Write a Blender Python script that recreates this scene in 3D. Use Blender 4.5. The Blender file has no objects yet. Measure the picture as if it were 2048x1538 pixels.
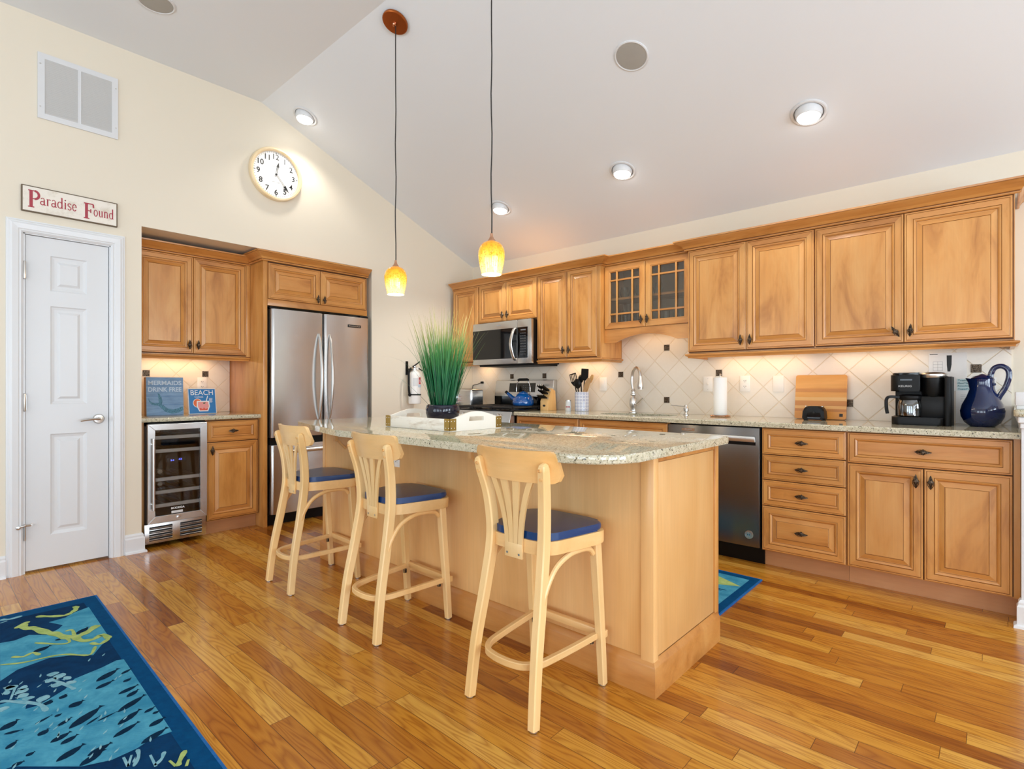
import bpy, bmesh, math, random
from mathutils import Matrix, Vector
sc = bpy.context.scene
COL = sc.collection
PI = math.pi

# ---------------------------------------------------------------- camera
cam_d = bpy.data.cameras.new('camera'); cam = bpy.data.objects.new('camera', cam_d); COL.objects.link(cam)
FPX = 1076.0
cam_d.sensor_fit = 'HORIZONTAL'; cam_d.sensor_width = 36.0; cam_d.lens = FPX/2048*36
cam_d.shift_y = (773.2-769.0)/2048
cam_d.clip_start = 0.05
cam.location = (4.331, -4.148, 1.125)
cam.rotation_euler = (PI/2, 0, math.radians(90-47.927))
sc.camera = cam

# ---------------------------------------------------------------- colour management, world, window daylight
sc.view_settings.view_transform = 'Standard'; sc.view_settings.look = 'None'
sc.view_settings.exposure = 0.14; sc.view_settings.gamma = 1.0
try: sc.view_settings.use_curve_mapping = False
except Exception: pass
sc.cycles.max_bounces = 10; sc.cycles.diffuse_bounces = 5; sc.cycles.glossy_bounces = 4
sc.cycles.transmission_bounces = 8; sc.cycles.transparent_max_bounces = 12
sc.cycles.use_denoising = True
sc.cycles.sample_clamp_indirect = 6.0
sc.cycles.caustics_reflective = False; sc.cycles.caustics_refractive = False

world = bpy.data.worlds.new('daylight'); sc.world = world; world.use_nodes = True
wn = world.node_tree.nodes; bg = wn.get('Background') or wn.new('ShaderNodeBackground')
wo = wn.get('World Output') or wn.new('ShaderNodeOutputWorld')
world.node_tree.links.new(bg.outputs[0], wo.inputs[0])
bg.inputs[0].default_value = (0.80, 0.90, 1.0, 1); bg.inputs[1].default_value = 1.0

def area(name, loc, target, sx, sy, power, color=(1,1,1)):
    d = bpy.data.lights.new(name, 'AREA'); d.shape = 'RECTANGLE'; d.size = sx; d.size_y = sy
    d.energy = power; d.color = color
    o = bpy.data.objects.new(name, d); COL.objects.link(o); o.location = loc
    o.rotation_euler = (Vector(target)-Vector(loc)).to_track_quat('-Z', 'Y').to_euler()
    return o
WIN_REAR = [(0.5, 2.3), (2.9, 4.7), (5.3, 7.1)]          # window openings in the rear wall (x ranges)
WIN_EAST = [(-6.9, -5.3), (-4.6, -3.0), (-2.5, -1.1)]     # window openings in the far side wall (y ranges)
WZ0, WZ1 = 0.25, 2.30
for a, b in WIN_REAR:
    area('window_daylight', ((a+b)/2, -8.05, (WZ0+WZ1)/2), ((a+b)/2, -3.5, 6.0), b-a, WZ1-WZ0, 54, (0.76, 0.885, 1.0))
for a, b in WIN_EAST:
    area('window_daylight', (8.05, (a+b)/2, (WZ0+WZ1)/2), (3.5, (a+b)/2, 3.2), b-a, WZ1-WZ0, 92, (0.76, 0.885, 1.0))

# ---------------------------------------------------------------- colours and materials
def lin(c):
    c /= 255.0
    return c/12.92 if c <= 0.04045 else ((c+0.055)/1.055)**2.4
def C(h):
    h = h.lstrip('#')
    return tuple(lin(int(h[i:i+2], 16)) for i in (0, 2, 4)) + (1.0,)

class NT:
    def __init__(s, name):
        s.m = bpy.data.materials.new(name); s.m.use_nodes = True
        s.t = s.m.node_tree; s.t.nodes.clear()
        s.out = s.t.nodes.new('ShaderNodeOutputMaterial')
    def n(s, typ, **kw):
        nd = s.t.nodes.new('ShaderNode'+typ)
        for k, v in kw.items():
            if hasattr(nd, k): setattr(nd, k, v)
        return nd
    def l(s, a, b): s.t.links.new(a, b)
    def val(s, sock, v):
        if hasattr(v, 'is_output') or isinstance(v, bpy.types.NodeSocket): s.l(v, sock)
        else: sock.default_value = v
    def math(s, op, a, b=0.0, c=0.0):
        nd = s.n('Math', operation=op)
        s.val(nd.inputs[0], a); s.val(nd.inputs[1], b)
        if len(nd.inputs) > 2: s.val(nd.inputs[2], c)
        return nd.outputs[0]
    def mix(s, f, a, b, mode='MIX'):
        nd = s.n('Mix', data_type='RGBA', blend_type=mode)
        s.val(nd.inputs[0], f); s.val(nd.inputs[6], a); s.val(nd.inputs[7], b)
        return nd.outputs[2]
    def ramp(s, f, stops):
        nd = s.n('ValToRGB'); e = nd.color_ramp.elements
        while len(e) < len(stops): e.new(0.5)
        for i, (p, c) in enumerate(stops):
            e[i].position = p; e[i].color = c if len(c) == 4 else tuple(c)+(1,)
        s.l(f, nd.inputs[0]); return nd.outputs[0]
    def noise(s, vec, scale, detail=3.0, rough=0.55, dist=0.0):
        nd = s.n('TexNoise'); nd.inputs['Scale'].default_value = scale; nd.inputs['Detail'].default_value = detail
        nd.inputs['Roughness'].default_value = rough; nd.inputs['Distortion'].default_value = dist
        if vec is not None: s.l(vec, nd.inputs['Vector'])
        return nd.outputs[0]
    def obj(s, scale=(1,1,1), rnd=True, rot=(0,0,0)):
        tc = s.n('TexCoord'); v = tc.outputs['Object']
        if rnd:
            oi = s.n('ObjectInfo'); add = s.n('VectorMath', operation='ADD'); mul = s.n('VectorMath', operation='SCALE')
            cmb = s.n('CombineXYZ'); r = oi.outputs['Random']
            s.l(r, cmb.inputs[0]); s.l(s.math('MULTIPLY', r, 3.7), cmb.inputs[1]); s.l(s.math('MULTIPLY', r, 1.9), cmb.inputs[2])
            s.l(cmb.outputs[0], mul.inputs[0]); mul.inputs['Scale'].default_value = 13.0
            s.l(v, add.inputs[0]); s.l(mul.outputs[0], add.inputs[1]); v = add.outputs[0]
        mp = s.n('Mapping'); mp.inputs['Scale'].default_value = scale; mp.inputs['Rotation'].default_value = rot
        s.l(v, mp.inputs['Vector']); return mp.outputs[0]
    def bsdf(s, color, rough=0.5, metal=0.0, **kw):
        b = s.n('BsdfPrincipled')
        s.val(b.inputs['Base Color'], color); s.val(b.inputs['Roughness'], rough); s.val(b.inputs['Metallic'], metal)
        for k, v in kw.items(): s.val(b.inputs[k.replace('_', ' ')], v)
        s.b = b; s.l(b.outputs[0], s.out.inputs[0]); return b
    def bump(s, h, strength=0.2, dist=0.002):
        bp = s.n('Bump'); bp.inputs['Strength'].default_value = strength; bp.inputs['Distance'].default_value = dist
        s.l(h, bp.inputs['Height']); s.l(bp.outputs[0], s.b.inputs['Normal'])

def plain(name, h, rough=0.5, metal=0.0, var=0.0, **kw):
    m = NT(name); c = C(h) if isinstance(h, str) else h
    if var:
        f = m.noise(m.obj((1,1,1), True), 9.0, 4)
        dk = tuple(x*(1-var) for x in c[:3])+(1,)
        m.bsdf(m.mix(f, dk, c), rough, metal, **kw)
    else: m.bsdf(c, rough, metal, **kw)
    return m.m

def wood(name, light, mid, dark, axis='z', rough=0.32, blotch=1.0, grain=0.35, coat=0.25, fleck=0.10):
    m = NT(name)
    st = {'z': (1,1,.22), 'x': (.22,1,1), 'y': (1,.22,1)}[axis]
    gs = {'z': (1,1,.035), 'x': (.035,1,1), 'y': (1,.035,1)}[axis]
    n1 = m.noise(m.obj(st), 5.5*blotch, 4, .6, .6)
    n2 = m.noise(m.obj(gs), 95, 3, .6, .2)
    n3 = m.noise(m.obj((1,1,1)), 2.2, 2)
    base = m.ramp(n1, [(.28, C(dark)), (.47, C(mid)), (.70, C(light))])
    oi = m.n('ObjectInfo')
    tone = m.math('MULTIPLY_ADD', oi.outputs['Random'], fleck*1.6, 1-fleck*.8)
    g = m.math('MULTIPLY_ADD', n2, grain, 1-grain*.5)
    b2 = m.math('MULTIPLY_ADD', n3, .16, .92)
    k = m.math('MULTIPLY', m.math('MULTIPLY', tone, g), b2)
    cmb = m.n('CombineXYZ')
    for i in range(3): m.l(k, cmb.inputs[i])
    col = m.mix(1.0, base, cmb.outputs[0], 'MULTIPLY')
    m.bsdf(col, rough, 0, Coat_Weight=coat, Coat_Roughness=.18)
    m.bump(n2, .05, .001)
    return m.m

M = {}
M['maple_v'] = wood('maple_vertical', '#d39d5c', '#c98d49', '#a86c30', 'z', grain=.2, blotch=1.5)
M['maple_h'] = wood('maple_horizontal', '#d19755', '#c58644', '#a6682d', 'x', grain=.22, blotch=1.5)
M['maple_panel'] = wood('maple_panel', '#eac086', '#e3b375', '#d6a05f', 'z', rough=.38, blotch=.5, grain=.18)
M['kick'] = wood('toe_kick_maple', '#c79264', '#bd8659', '#ad7549', 'x', rough=.5, grain=.15)
M['beech'] = wood('beech', '#f2d19a', '#ecc587', '#e2b673', 'z', rough=.34, blotch=.6, grain=.12)
M['beech_x'] = wood('beech_bent', '#efca90', '#e8bd7f', '#dcab68', 'x', rough=.34, blotch=.6, grain=.14)
M['glaze'] = plain('brown_glaze', '#6b3d18', .4)
M['gap'] = plain('cabinet_gap_brown', '#5d3817', .6)
M['block_wood'] = wood('knife_block_wood', '#e8c084', '#ddb070', '#cf9d5a', 'z', grain=.15)
M['white'] = plain('white_paint', '#d9dbdd', .35)
M['trimwhite'] = plain('trim_white_paint', '#dee0e2', .32)
M['plastic_w'] = plain('white_plastic', '#f5f2ec', .3)
M['paper'] = plain('white_paper', '#f2f1ee', .8)
M['black'] = plain('black_plastic', '#080809', .38, 0, 0, Specular_IOR_Level=.25)
M['blackg'] = plain('black_gloss', '#08090b', .06)
M['rubber'] = plain('black_rubber', '#0c0c0d', .5, 0, 0, Specular_IOR_Level=.25)
M['iron'] = plain('cast_iron', '#161617', .5)
M['chrome'] = plain('chrome', '#e2e3e4', .12, 1.0)
M['nickel'] = plain('satin_nickel', '#cfcdc9', .28, 1.0)
M['pewter'] = NT('antique_pewter'); _m = M['pewter']
_n = _m.noise(_m.obj((1,1,1), True), 160, 3)
_m.bsdf(_m.ramp(_n, [(.35, C('#1e1814')), (.68, C('#7c6a58'))]), .38, .75); M['pewter'] = _m.m
M['copper'] = plain('copper', '#b5642e', .3, .85, .25)
M['coppert'] = plain('pale_copper', '#d9a98a', .22, 1.0)
M['cord'] = plain('black_cord', '#1d1a18', .6)
M['brass'] = plain('aged_brass', '#b89b57', .34, .9, .2)
M['navyglaze'] = plain('cobalt_glaze', '#041b4c', .08, 0, .25, Coat_Weight=.6, Coat_Roughness=.03)
M['blueenamel'] = plain('blue_enamel', '#0d57a3', .1, 0, .12, Coat_Weight=.5, Coat_Roughness=.05)
M['navypot'] = plain('navy_glazed_pot', '#0b0e22', .08)
M['blueseat'] = plain('blue_vinyl', '#0d3a70', .3, 0, .08, Coat_Weight=.2, Coat_Roughness=.3)
M['red'] = plain('red_paint', '#b3262a', .5)
M['redlabel'] = plain('red_label', '#c33a40', .5)
M['whitemetal'] = plain('white_enamel_metal', '#f0efec', .3)
M['greywhite'] = plain('grey_white_metal', '#d8dadb', .45)
M['slat'] = plain('vent_slat', '#d2d2d0', .5)
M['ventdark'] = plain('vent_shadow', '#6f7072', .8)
M['grille'] = plain('speaker_grille', '#a9a69f', .7, 0, .1)
M['dark'] = plain('dark_interior', '#0c0c0d', .7)
M['cabin'] = plain('cabinet_interior', '#a1866a', .6)
M['steelblue'] = plain('blue_display', '#2a36ff', .4, 0, 0, Emission_Color=(0.12,0.16,1,1), Emission_Strength=4.0)
M['lampglow'] = plain('lamp_lens', '#ffffff', .4, 0, 0, Emission_Color=(1,.98,.94,1), Emission_Strength=9.0)
M['text_white'] = plain('printed_white', '#eef2f4', .5)
M['text_black'] = plain('printed_black', '#161616', .5)
M['text_grey'] = plain('printed_grey', '#a9a9a9', .5)
M['text_red'] = plain('printed_crimson', '#a63a48', .6)
M['text_pale'] = plain('printed_pale_blue', '#c3d6e6', .6)
M['teal_ink'] = plain('teal_marker', '#1e6a78', .6)
M['mint'] = plain('pale_mint_highlight', '#cfe6e6', .7)
M['tail'] = NT('mermaid_scales'); _m = M['tail']
_v = _m.n('TexVoronoi'); _v.inputs['Scale'].default_value = 240; _m.l(_m.obj((1,1,1), False), _v.inputs['Vector'])
_m.bsdf(_m.ramp(_v.outputs['Distance'], [(.25, C('#1f5063')), (.6, C('#5d93ac'))]), .6); M['tail'] = _m.m
M['signblue'] = NT('weathered_blue_boards'); _m = M['signblue']
_n = _m.noise(_m.obj((1,1,6), False), 9, 5, .6, .3); _n2 = _m.noise(_m.obj((1,1,2), False), 30, 3)
_m.bsdf(_m.mix(_m.math('MULTIPLY', _n2, .4), _m.ramp(_n, [(.3, C('#6f93b8')), (.7, C('#8fb3d6'))]), C('#5f7fa6')), .6); M['signblue'] = _m.m
M['bookblue'] = plain('book_cover_blue', '#1479bd', .35)
M['orange'] = plain('orange_fruit', '#e8703c', .5)
M['pink'] = plain('pink_drink', '#ee9f9c', .5)
M['icered'] = plain('red_drink', '#e2604f', .5)
M['cardboard'] = plain('wood_block_edge', '#b18d6c', .7)
M['signcream'] = NT('distressed_cream_paint'); _m = M['signcream']
_n = _m.noise(_m.obj((1,1,1), False), 14, 6, .7)
_m.bsdf(_m.ramp(_n, [(.3, C('#cfc5b4')), (.5, C('#e9e3d8'))]), .7); M['signcream'] = _m.m
M['signedge'] = plain('worn_brown_edge', '#6b5c4a', .7)
M['whitewash'] = NT('whitewashed_wood'); _m = M['whitewash']
_n = _m.noise(_m.obj((.25,1,1), True), 28, 5, .65, .5)
_m.bsdf(_m.ramp(_n, [(.30, C('#c3b3a0')), (.50, C('#ece7dd'))]), .6); M['whitewash'] = _m.m
M['whitewashdull'] = plain('white_tray_end', '#efece4', .5)
M['glassclear'] = plain('clear_glass', '#f6faf8', .03, 0, 0, Transmission_Weight=1.0, IOR=1.3)

def pane(name, tint, refl=.12, bump=0, alpha=.9):
    m = NT(name)
    tr = m.n('BsdfTransparent'); tr.inputs[0].default_value = tint
    gl = m.n('BsdfGlossy'); gl.inputs['Roughness'].default_value = .03
    lw = m.n('LayerWeight'); lw.inputs[0].default_value = .25
    f = m.math('MULTIPLY_ADD', lw.outputs['Fresnel'], .6, refl)
    if bump:
        bp = m.n('Bump'); bp.inputs['Strength'].default_value = bump; bp.inputs['Distance'].default_value = .01
        m.l(m.noise(m.obj((1,1,.35), True), 38, 3), bp.inputs['Height']); m.l(bp.outputs[0], gl.inputs['Normal'])
    mx = m.n('MixShader'); m.l(f, mx.inputs[0]); m.l(tr.outputs[0], mx.inputs[1]); m.l(gl.outputs[0], mx.inputs[2])
    m.l(mx.outputs[0], m.out.inputs[0]); return m.m
M['seeded'] = pane('seeded_glass', (.86,.86,.84,1), .06, .35)
M['smoked'] = pane('smoked_glass', (.80,.80,.80,1), .04)
M['carafe'] = pane('carafe_glass', (.72,.74,.76,1), .14)

def steel(name, h, rough, axis):
    m = NT(name); sc_ = {'z': (1,1,.01), 'x': (.01,1,1)}[axis]
    n = m.noise(m.obj(sc_, True), 260, 2)
    c = C(h); d = tuple(x*.97 for x in c[:3])+(1,)
    m.bsdf(m.mix(n, d, c), m.math('MULTIPLY_ADD', n, .03, rough-.015), 1.0)
    m.b.inputs['Anisotropic'].default_value = .75
    if axis == 'z': m.b.inputs['Anisotropic Rotation'].default_value = 0.0
    tg = m.n('Tangent'); tg.direction_type = 'RADIAL'; tg.axis = 'Z' if axis == 'x' else 'X'
    m.l(tg.outputs[0], m.b.inputs['Tangent'])
    return m.m
M['steel'] = steel('brushed_steel', '#cccccb', .25, 'x')
M['steel_v'] = steel('brushed_steel_upright', '#c8c8c8', .26, 'z')
M['steel_dk'] = steel('dark_brushed_steel', '#7c7875', .26, 'z')

def paint(name, h, scale=60, rough=.7):
    m = NT(name); n = m.noise(m.obj((1,1,1), False), scale, 3)
    n2 = m.noise(m.obj((1,1,1), False), 1.3, 2); c = C(h)
    m.bsdf(m.mix(n2, tuple(x*.975 for x in c[:3])+(1,), c), rough); m.bump(n, .04, .001); return m.m
M['wall'] = paint('cream_wall_paint', '#e4dbc9')
M['ceil'] = paint('ceiling_white_paint', '#e6ebf0')
M['soffit'] = paint('niche_paint', '#e4dbc9')

def granite():
    m = NT('speckled_granite'); v = m.obj((1,1,1), False)
    n1 = m.noise(v, 62, 5, .7, .3); n2 = m.noise(v, 210, 3, .6); n3 = m.noise(v, 7, 3)
    vo = m.n('TexVoronoi'); vo.inputs['Scale'].default_value = 95; m.l(v, vo.inputs['Vector'])
    col = m.ramp(n1, [(.30, C('#8b866a')), (.45, C('#bab397')), (.60, C('#d0c9b0')), (.75, C('#bfa983'))])
    col = m.mix(m.math('MULTIPLY', n3, .35), col, C('#b9b49e'))
    col = m.mix(m.math('MULTIPLY', m.math('GREATER_THAN', n2, .60), .65), col, C('#e6e1d0'))
    col = m.mix(m.math('MULTIPLY', m.math('LESS_THAN', vo.outputs['Distance'], .20), .8), col, C('#4d4638'))
    n4 = m.noise(v, 90, 2)
    col = m.mix(m.math('MULTIPLY', m.math('GREATER_THAN', n4, .65), .85), col, C('#3a342b'))
    m.bsdf(col, .025, 0, Specular_IOR_Level=.7); return m.m
M['granite'] = granite()

def tile():
    m = NT('diagonal_ceramic_tile')
    tc = m.n('TexCoord'); sp = m.n('SeparateXYZ'); m.l(tc.outputs['Object'], sp.inputs[0])
    P_ = .2150
    x, z = sp.outputs[0], sp.outputs[2]
    u = m.math('DIVIDE', m.math('ADD', x, z), P_); v = m.math('DIVIDE', m.math('SUBTRACT', x, z), P_)
    def edge(q):
        f = m.math('FRACT', q); return m.math('MINIMUM', f, m.math('SUBTRACT', 1.0, f))
    d = m.math('MINIMUM', edge(u), edge(v))
    g = m.n('MapRange'); g.inputs[1].default_value = .010; g.inputs[2].default_value = .024; m.l(d, g.inputs[0]); gr = g.outputs[0]
    wn_ = m.n('TexWhiteNoise', noise_dimensions='2D'); cb = m.n('CombineXYZ')
    m.l(m.math('FLOOR', u), cb.inputs[0]); m.l(m.math('FLOOR', v), cb.inputs[1]); m.l(cb.outputs[0], wn_.inputs[0])
    nz = m.noise(tc.outputs['Object'], 40, 4)
    t = m.mix(wn_.outputs[0], C('#e9dfd0'), C('#efe8db'))
    t = m.mix(m.math('MULTIPLY', nz, .35), t, C('#e2d6c5'))
    m.bsdf(m.mix(gr, C('#e3d5be'), t), m.math('MULTIPLY_ADD', gr, -.5, .75), 0)
    h = m.math('ADD', m.math('MULTIPLY', gr, 1.0), m.math('MULTIPLY', nz, .12))
    m.bump(h, .5, .003); return m.m
M['tile'] = tile()

def floorboards():
    m = NT('oak_strip_floor')
    tc = m.n('TexCoord'); sp = m.n('SeparateXYZ'); m.l(tc.outputs['Object'], sp.inputs[0])
    x, y = sp.outputs[0], sp.outputs[1]; W = .0715
    row = m.math('FLOOR', m.math('DIVIDE', y, W))
    def wn1(a):
        q = m.n('TexWhiteNoise', noise_dimensions='1D'); m.l(a, q.inputs['W']); return q.outputs[0]
    r1 = wn1(row); r2 = wn1(m.math('ADD', row, 57.3))
    L = m.math('MULTIPLY_ADD', r1, .75, .62)
    xs = m.math('DIVIDE', m.math('MULTIPLY_ADD', r2, 5.0, m.math('ADD', x, 20.0)), L)
    colm = m.math('FLOOR', xs)
    cb = m.n('CombineXYZ'); m.l(row, cb.inputs[0]); m.l(colm, cb.inputs[1])
    w2 = m.n('TexWhiteNoise', noise_dimensions='2D'); m.l(cb.outputs[0], w2.inputs[0]); rnd = w2.outputs[0]
    w3 = m.n('TexWhiteNoise', noise_dimensions='3D'); cb3 = m.n('CombineXYZ'); m.l(row, cb3.inputs[0]); m.l(colm, cb3.inputs[1]); cb3.inputs[2].default_value = 4.7
    m.l(cb3.outputs[0], w3.inputs[0]); rnd2 = w3.outputs[0]
    # grain: cathedral rings stretched along the board, offset per board
    cg = m.n('CombineXYZ'); m.l(m.math('MULTIPLY_ADD', rnd, 31.0, m.math('MULTIPLY', x, .55)), cg.inputs[0])
    m.l(m.math('MULTIPLY_ADD', rnd2, 17.0, m.math('MULTIPLY', y, 6.0)), cg.inputs[1]); m.l(m.math('MULTIPLY', rnd2, 9.0), cg.inputs[2])
    lo = m.noise(cg.outputs[0], 2.2, 2, .5, .3)
    ring = m.math('FRACT', m.math('MULTIPLY', lo, 13.0))
    ring = m.math('POWER', m.math('ABSOLUTE', m.math('SUBTRACT', m.math('MULTIPLY', ring, 2.0), 1.0)), 2.0)
    cf = m.n('CombineXYZ'); m.l(m.math('MULTIPLY_ADD', rnd, 13.0, m.math('MULTIPLY', x, 3.0)), cf.inputs[0]); m.l(m.math('MULTIPLY', y, 140.0), cf.inputs[1])
    fine = m.noise(cf.outputs[0], 3.0, 3, .6)
    tone = m.ramp(rnd, [(0.0, C('#935316')), (.12, C('#b97422')), (.55, C('#d2902e')), (.85, C('#dea43e')), (1.0, C('#e8b759'))])
    darkr = m.mix(1.0, tone, C('#b58a68'), 'MULTIPLY')
    col = m.mix(m.math('MULTIPLY', ring, .62), tone, darkr)
    col = m.mix(m.math('MULTIPLY', fine, .5), col, m.mix(1.0, col, C('#a9825e'), 'MULTIPLY'))
    fy = m.math('FRACT', m.math('DIVIDE', y, W)); ey = m.math('MULTIPLY', m.math('MINIMUM', fy, m.math('SUBTRACT', 1.0, fy)), W)
    fx = m.math('FRACT', xs); ex = m.math('MULTIPLY', m.math('MINIMUM', fx, m.math('SUBTRACT', 1.0, fx)), L)
    e = m.math('MINIMUM', ey, ex)
    gp = m.n('MapRange'); gp.inputs[1].default_value = .0004; gp.inputs[2].default_value = .0014; m.l(e, gp.inputs[0])
    col = m.mix(gp.outputs[0], m.mix(1.0, col, C('#7a6350'), 'MULTIPLY'), col)
    m.bsdf(col, m.math('MULTIPLY_ADD', fine, .10, .20), 0, Coat_Weight=.3, Coat_Roughness=.12)
    m.bump(m.math('ADD', gp.outputs[0], m.math('MULTIPLY', fine, .25)), .12, .001); return m.m
M['floor'] = floorboards()

def rugmat(name, a, b, sc1, thr=None):
    m = NT(name); v = m.obj((1,1,1), False)
    n = m.noise(v, sc1, 4, .65, .4); wv = m.n('TexWave'); wv.inputs['Scale'].default_value = 95; wv.inputs['Distortion'].default_value = 1.0
    mp = m.n('Mapping'); mp.inputs['Rotation'].default_value = (0,0,.9); tc = m.n('TexCoord'); m.l(tc.outputs['Object'], mp.inputs[0]); m.l(mp.outputs[0], wv.inputs['Vector'])
    c = m.ramp(n, [(.35, C(a)), (.65, C(b))])
    c = m.mix(m.math('MULTIPLY', wv.outputs['Fac'], .22), c, m.mix(1.0, c, C('#9fa9ad'), 'MULTIPLY'))
    m.bsdf(c, .95, 0, Specular_IOR_Level=.08); m.bump(wv.outputs['Fac'], .3, .001); return m.m
M['rug_border'] = rugmat('rug_navy_border', '#01416f', '#034a7a', 30)
M['rug_bind'] = rugmat('rug_blue_binding', '#24609f', '#2f6cae', 60)
M['rug_deep'] = rugmat('rug_deep_navy', '#042a4e', '#073b66', 7)
M['rug_light'] = rugmat('rug_aqua', '#3585a8', '#53a3bf', 11)
M['rug_fish'] = rugmat('rug_fish_navy', '#04223a', '#062c48', 20)
M['rug_lime'] = rugmat('rug_lime', '#93ad63', '#b3c67b', 24)
M['rug_pale'] = rugmat('rug_pale_aqua', '#6fa6b9', '#8fbdca', 24)

def shade_glass():
    m = NT('amber_art_glass'); tc = m.n('TexCoord'); sp = m.n('SeparateXYZ'); m.l(tc.outputs['Object'], sp.inputs[0])
    t = m.math('DIVIDE', sp.outputs[2], .17)
    n = m.noise(m.obj((1,1,.5), True), 55, 4, .65); n2 = m.noise(m.obj((1,1,1), True), 130, 2)
    tt = m.math('ADD', t, m.math('MULTIPLY_ADD', n, .55, -.27))
    c = m.ramp(tt, [(.12, C('#ffe9a0')), (.42, C('#ffd65a')), (.62, C('#f6b01c')), (.9, C('#d98a10'))])
    c = m.mix(m.math('MULTIPLY', m.math('GREATER_THAN', n2, .60), .55), c, C('#9a5a08'))
    m.bsdf(c, .12, 0, Coat_Weight=.5, Coat_Roughness=.05)
    m.l(c, m.b.inputs['Emission Color']); m.b.inputs['Emission Strength'].default_value = .62
    return m.m
M['amber'] = shade_glass()

def moroccan():
    m = NT('blue_white_tile_pattern'); tc = m.n('TexCoord'); sp = m.n('SeparateXYZ'); m.l(tc.outputs['Object'], sp.inputs[0])
    ang = m.math('MULTIPLY', m.math('ARCTAN2', sp.outputs[1], sp.outputs[0]), 7/PI*.5*2/1.0)
    cb = m.n('CombineXYZ'); m.l(ang, cb.inputs[0]); m.l(m.math('DIVIDE', sp.outputs[2], .028), cb.inputs[1])
    fx = m.math('SUBTRACT', m.math('FRACT', ang), .5); fz = m.math('SUBTRACT', m.math('FRACT', m.math('DIVIDE', sp.outputs[2], .0285)), .5)
    r = m.math('SQRT', m.math('ADD', m.math('MULTIPLY', fx, fx), m.math('MULTIPLY', fz, fz)))
    a = m.math('ARCTAN2', fz, fx); pet = m.math('MULTIPLY_ADD', m.math('COSINE', m.math('MULTIPLY', a, 8.0)), .10, .30)
    q = m.math('LESS_THAN', m.math('ABSOLUTE', m.math('SUBTRACT', r, pet)), .07)
    q2 = m.math('LESS_THAN', r, .09); q3 = m.math('GREATER_THAN', m.math('ADD', m.math('ABSOLUTE', fx), m.math('ABSOLUTE', fz)), .88)
    f = m.math('MINIMUM', 1.0, m.math('ADD', q, m.math('ADD', q2, q3)))
    m.bsdf(m.mix(f, C('#eef0f3'), C('#2450a0')), .15); return m.m
M['moroccan'] = moroccan()

def grassmat():
    m = NT('grass_blades'); tc = m.n('TexCoord'); sp = m.n('SeparateXYZ'); m.l(tc.outputs['Object'], sp.inputs[0])
    n = m.noise(m.obj((1,1,.15), False), 60, 2)
    t = m.math('ADD', m.math('DIVIDE', sp.outputs[2], .52), m.math('MULTIPLY_ADD', n, .5, -.25))
    m.bsdf(m.ramp(t, [(.05, C('#0b472c')), (.50, C('#17693f')), (.78, C('#4a8a45')), (1.0, C('#a3a25f'))]), .4); return m.m
M['grass'] = grassmat()
M['tanwood'] = plain('tan_silicone', '#b99468', .5)
M['boardA'] = wood('board_light_strip', '#e9bd80', '#dda964', '#cf9550', 'x', grain=.2, coat=.1)
M['boardB'] = wood('board_dark_strip', '#d08e4a', '#c17e3c', '#ad6c2e', 'x', grain=.2, coat=.1)
M['boardC'] = wood('board_amber_strip', '#e3a559', '#d89645', '#c98537', 'x', grain=.2, coat=.1)
M['rivet'] = plain('rivet_white', '#e6e2da', .4)
M['bottle'] = plain('dark_bottle_glass', '#0e120e', .08)
M['tan_foil'] = plain('pale_foil', '#8e866f', .4)
M['palewood'] = wood('pale_wood_rim', '#ecd9b6', '#e6cfa6', '#dcc194', 'z', grain=.1)
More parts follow.
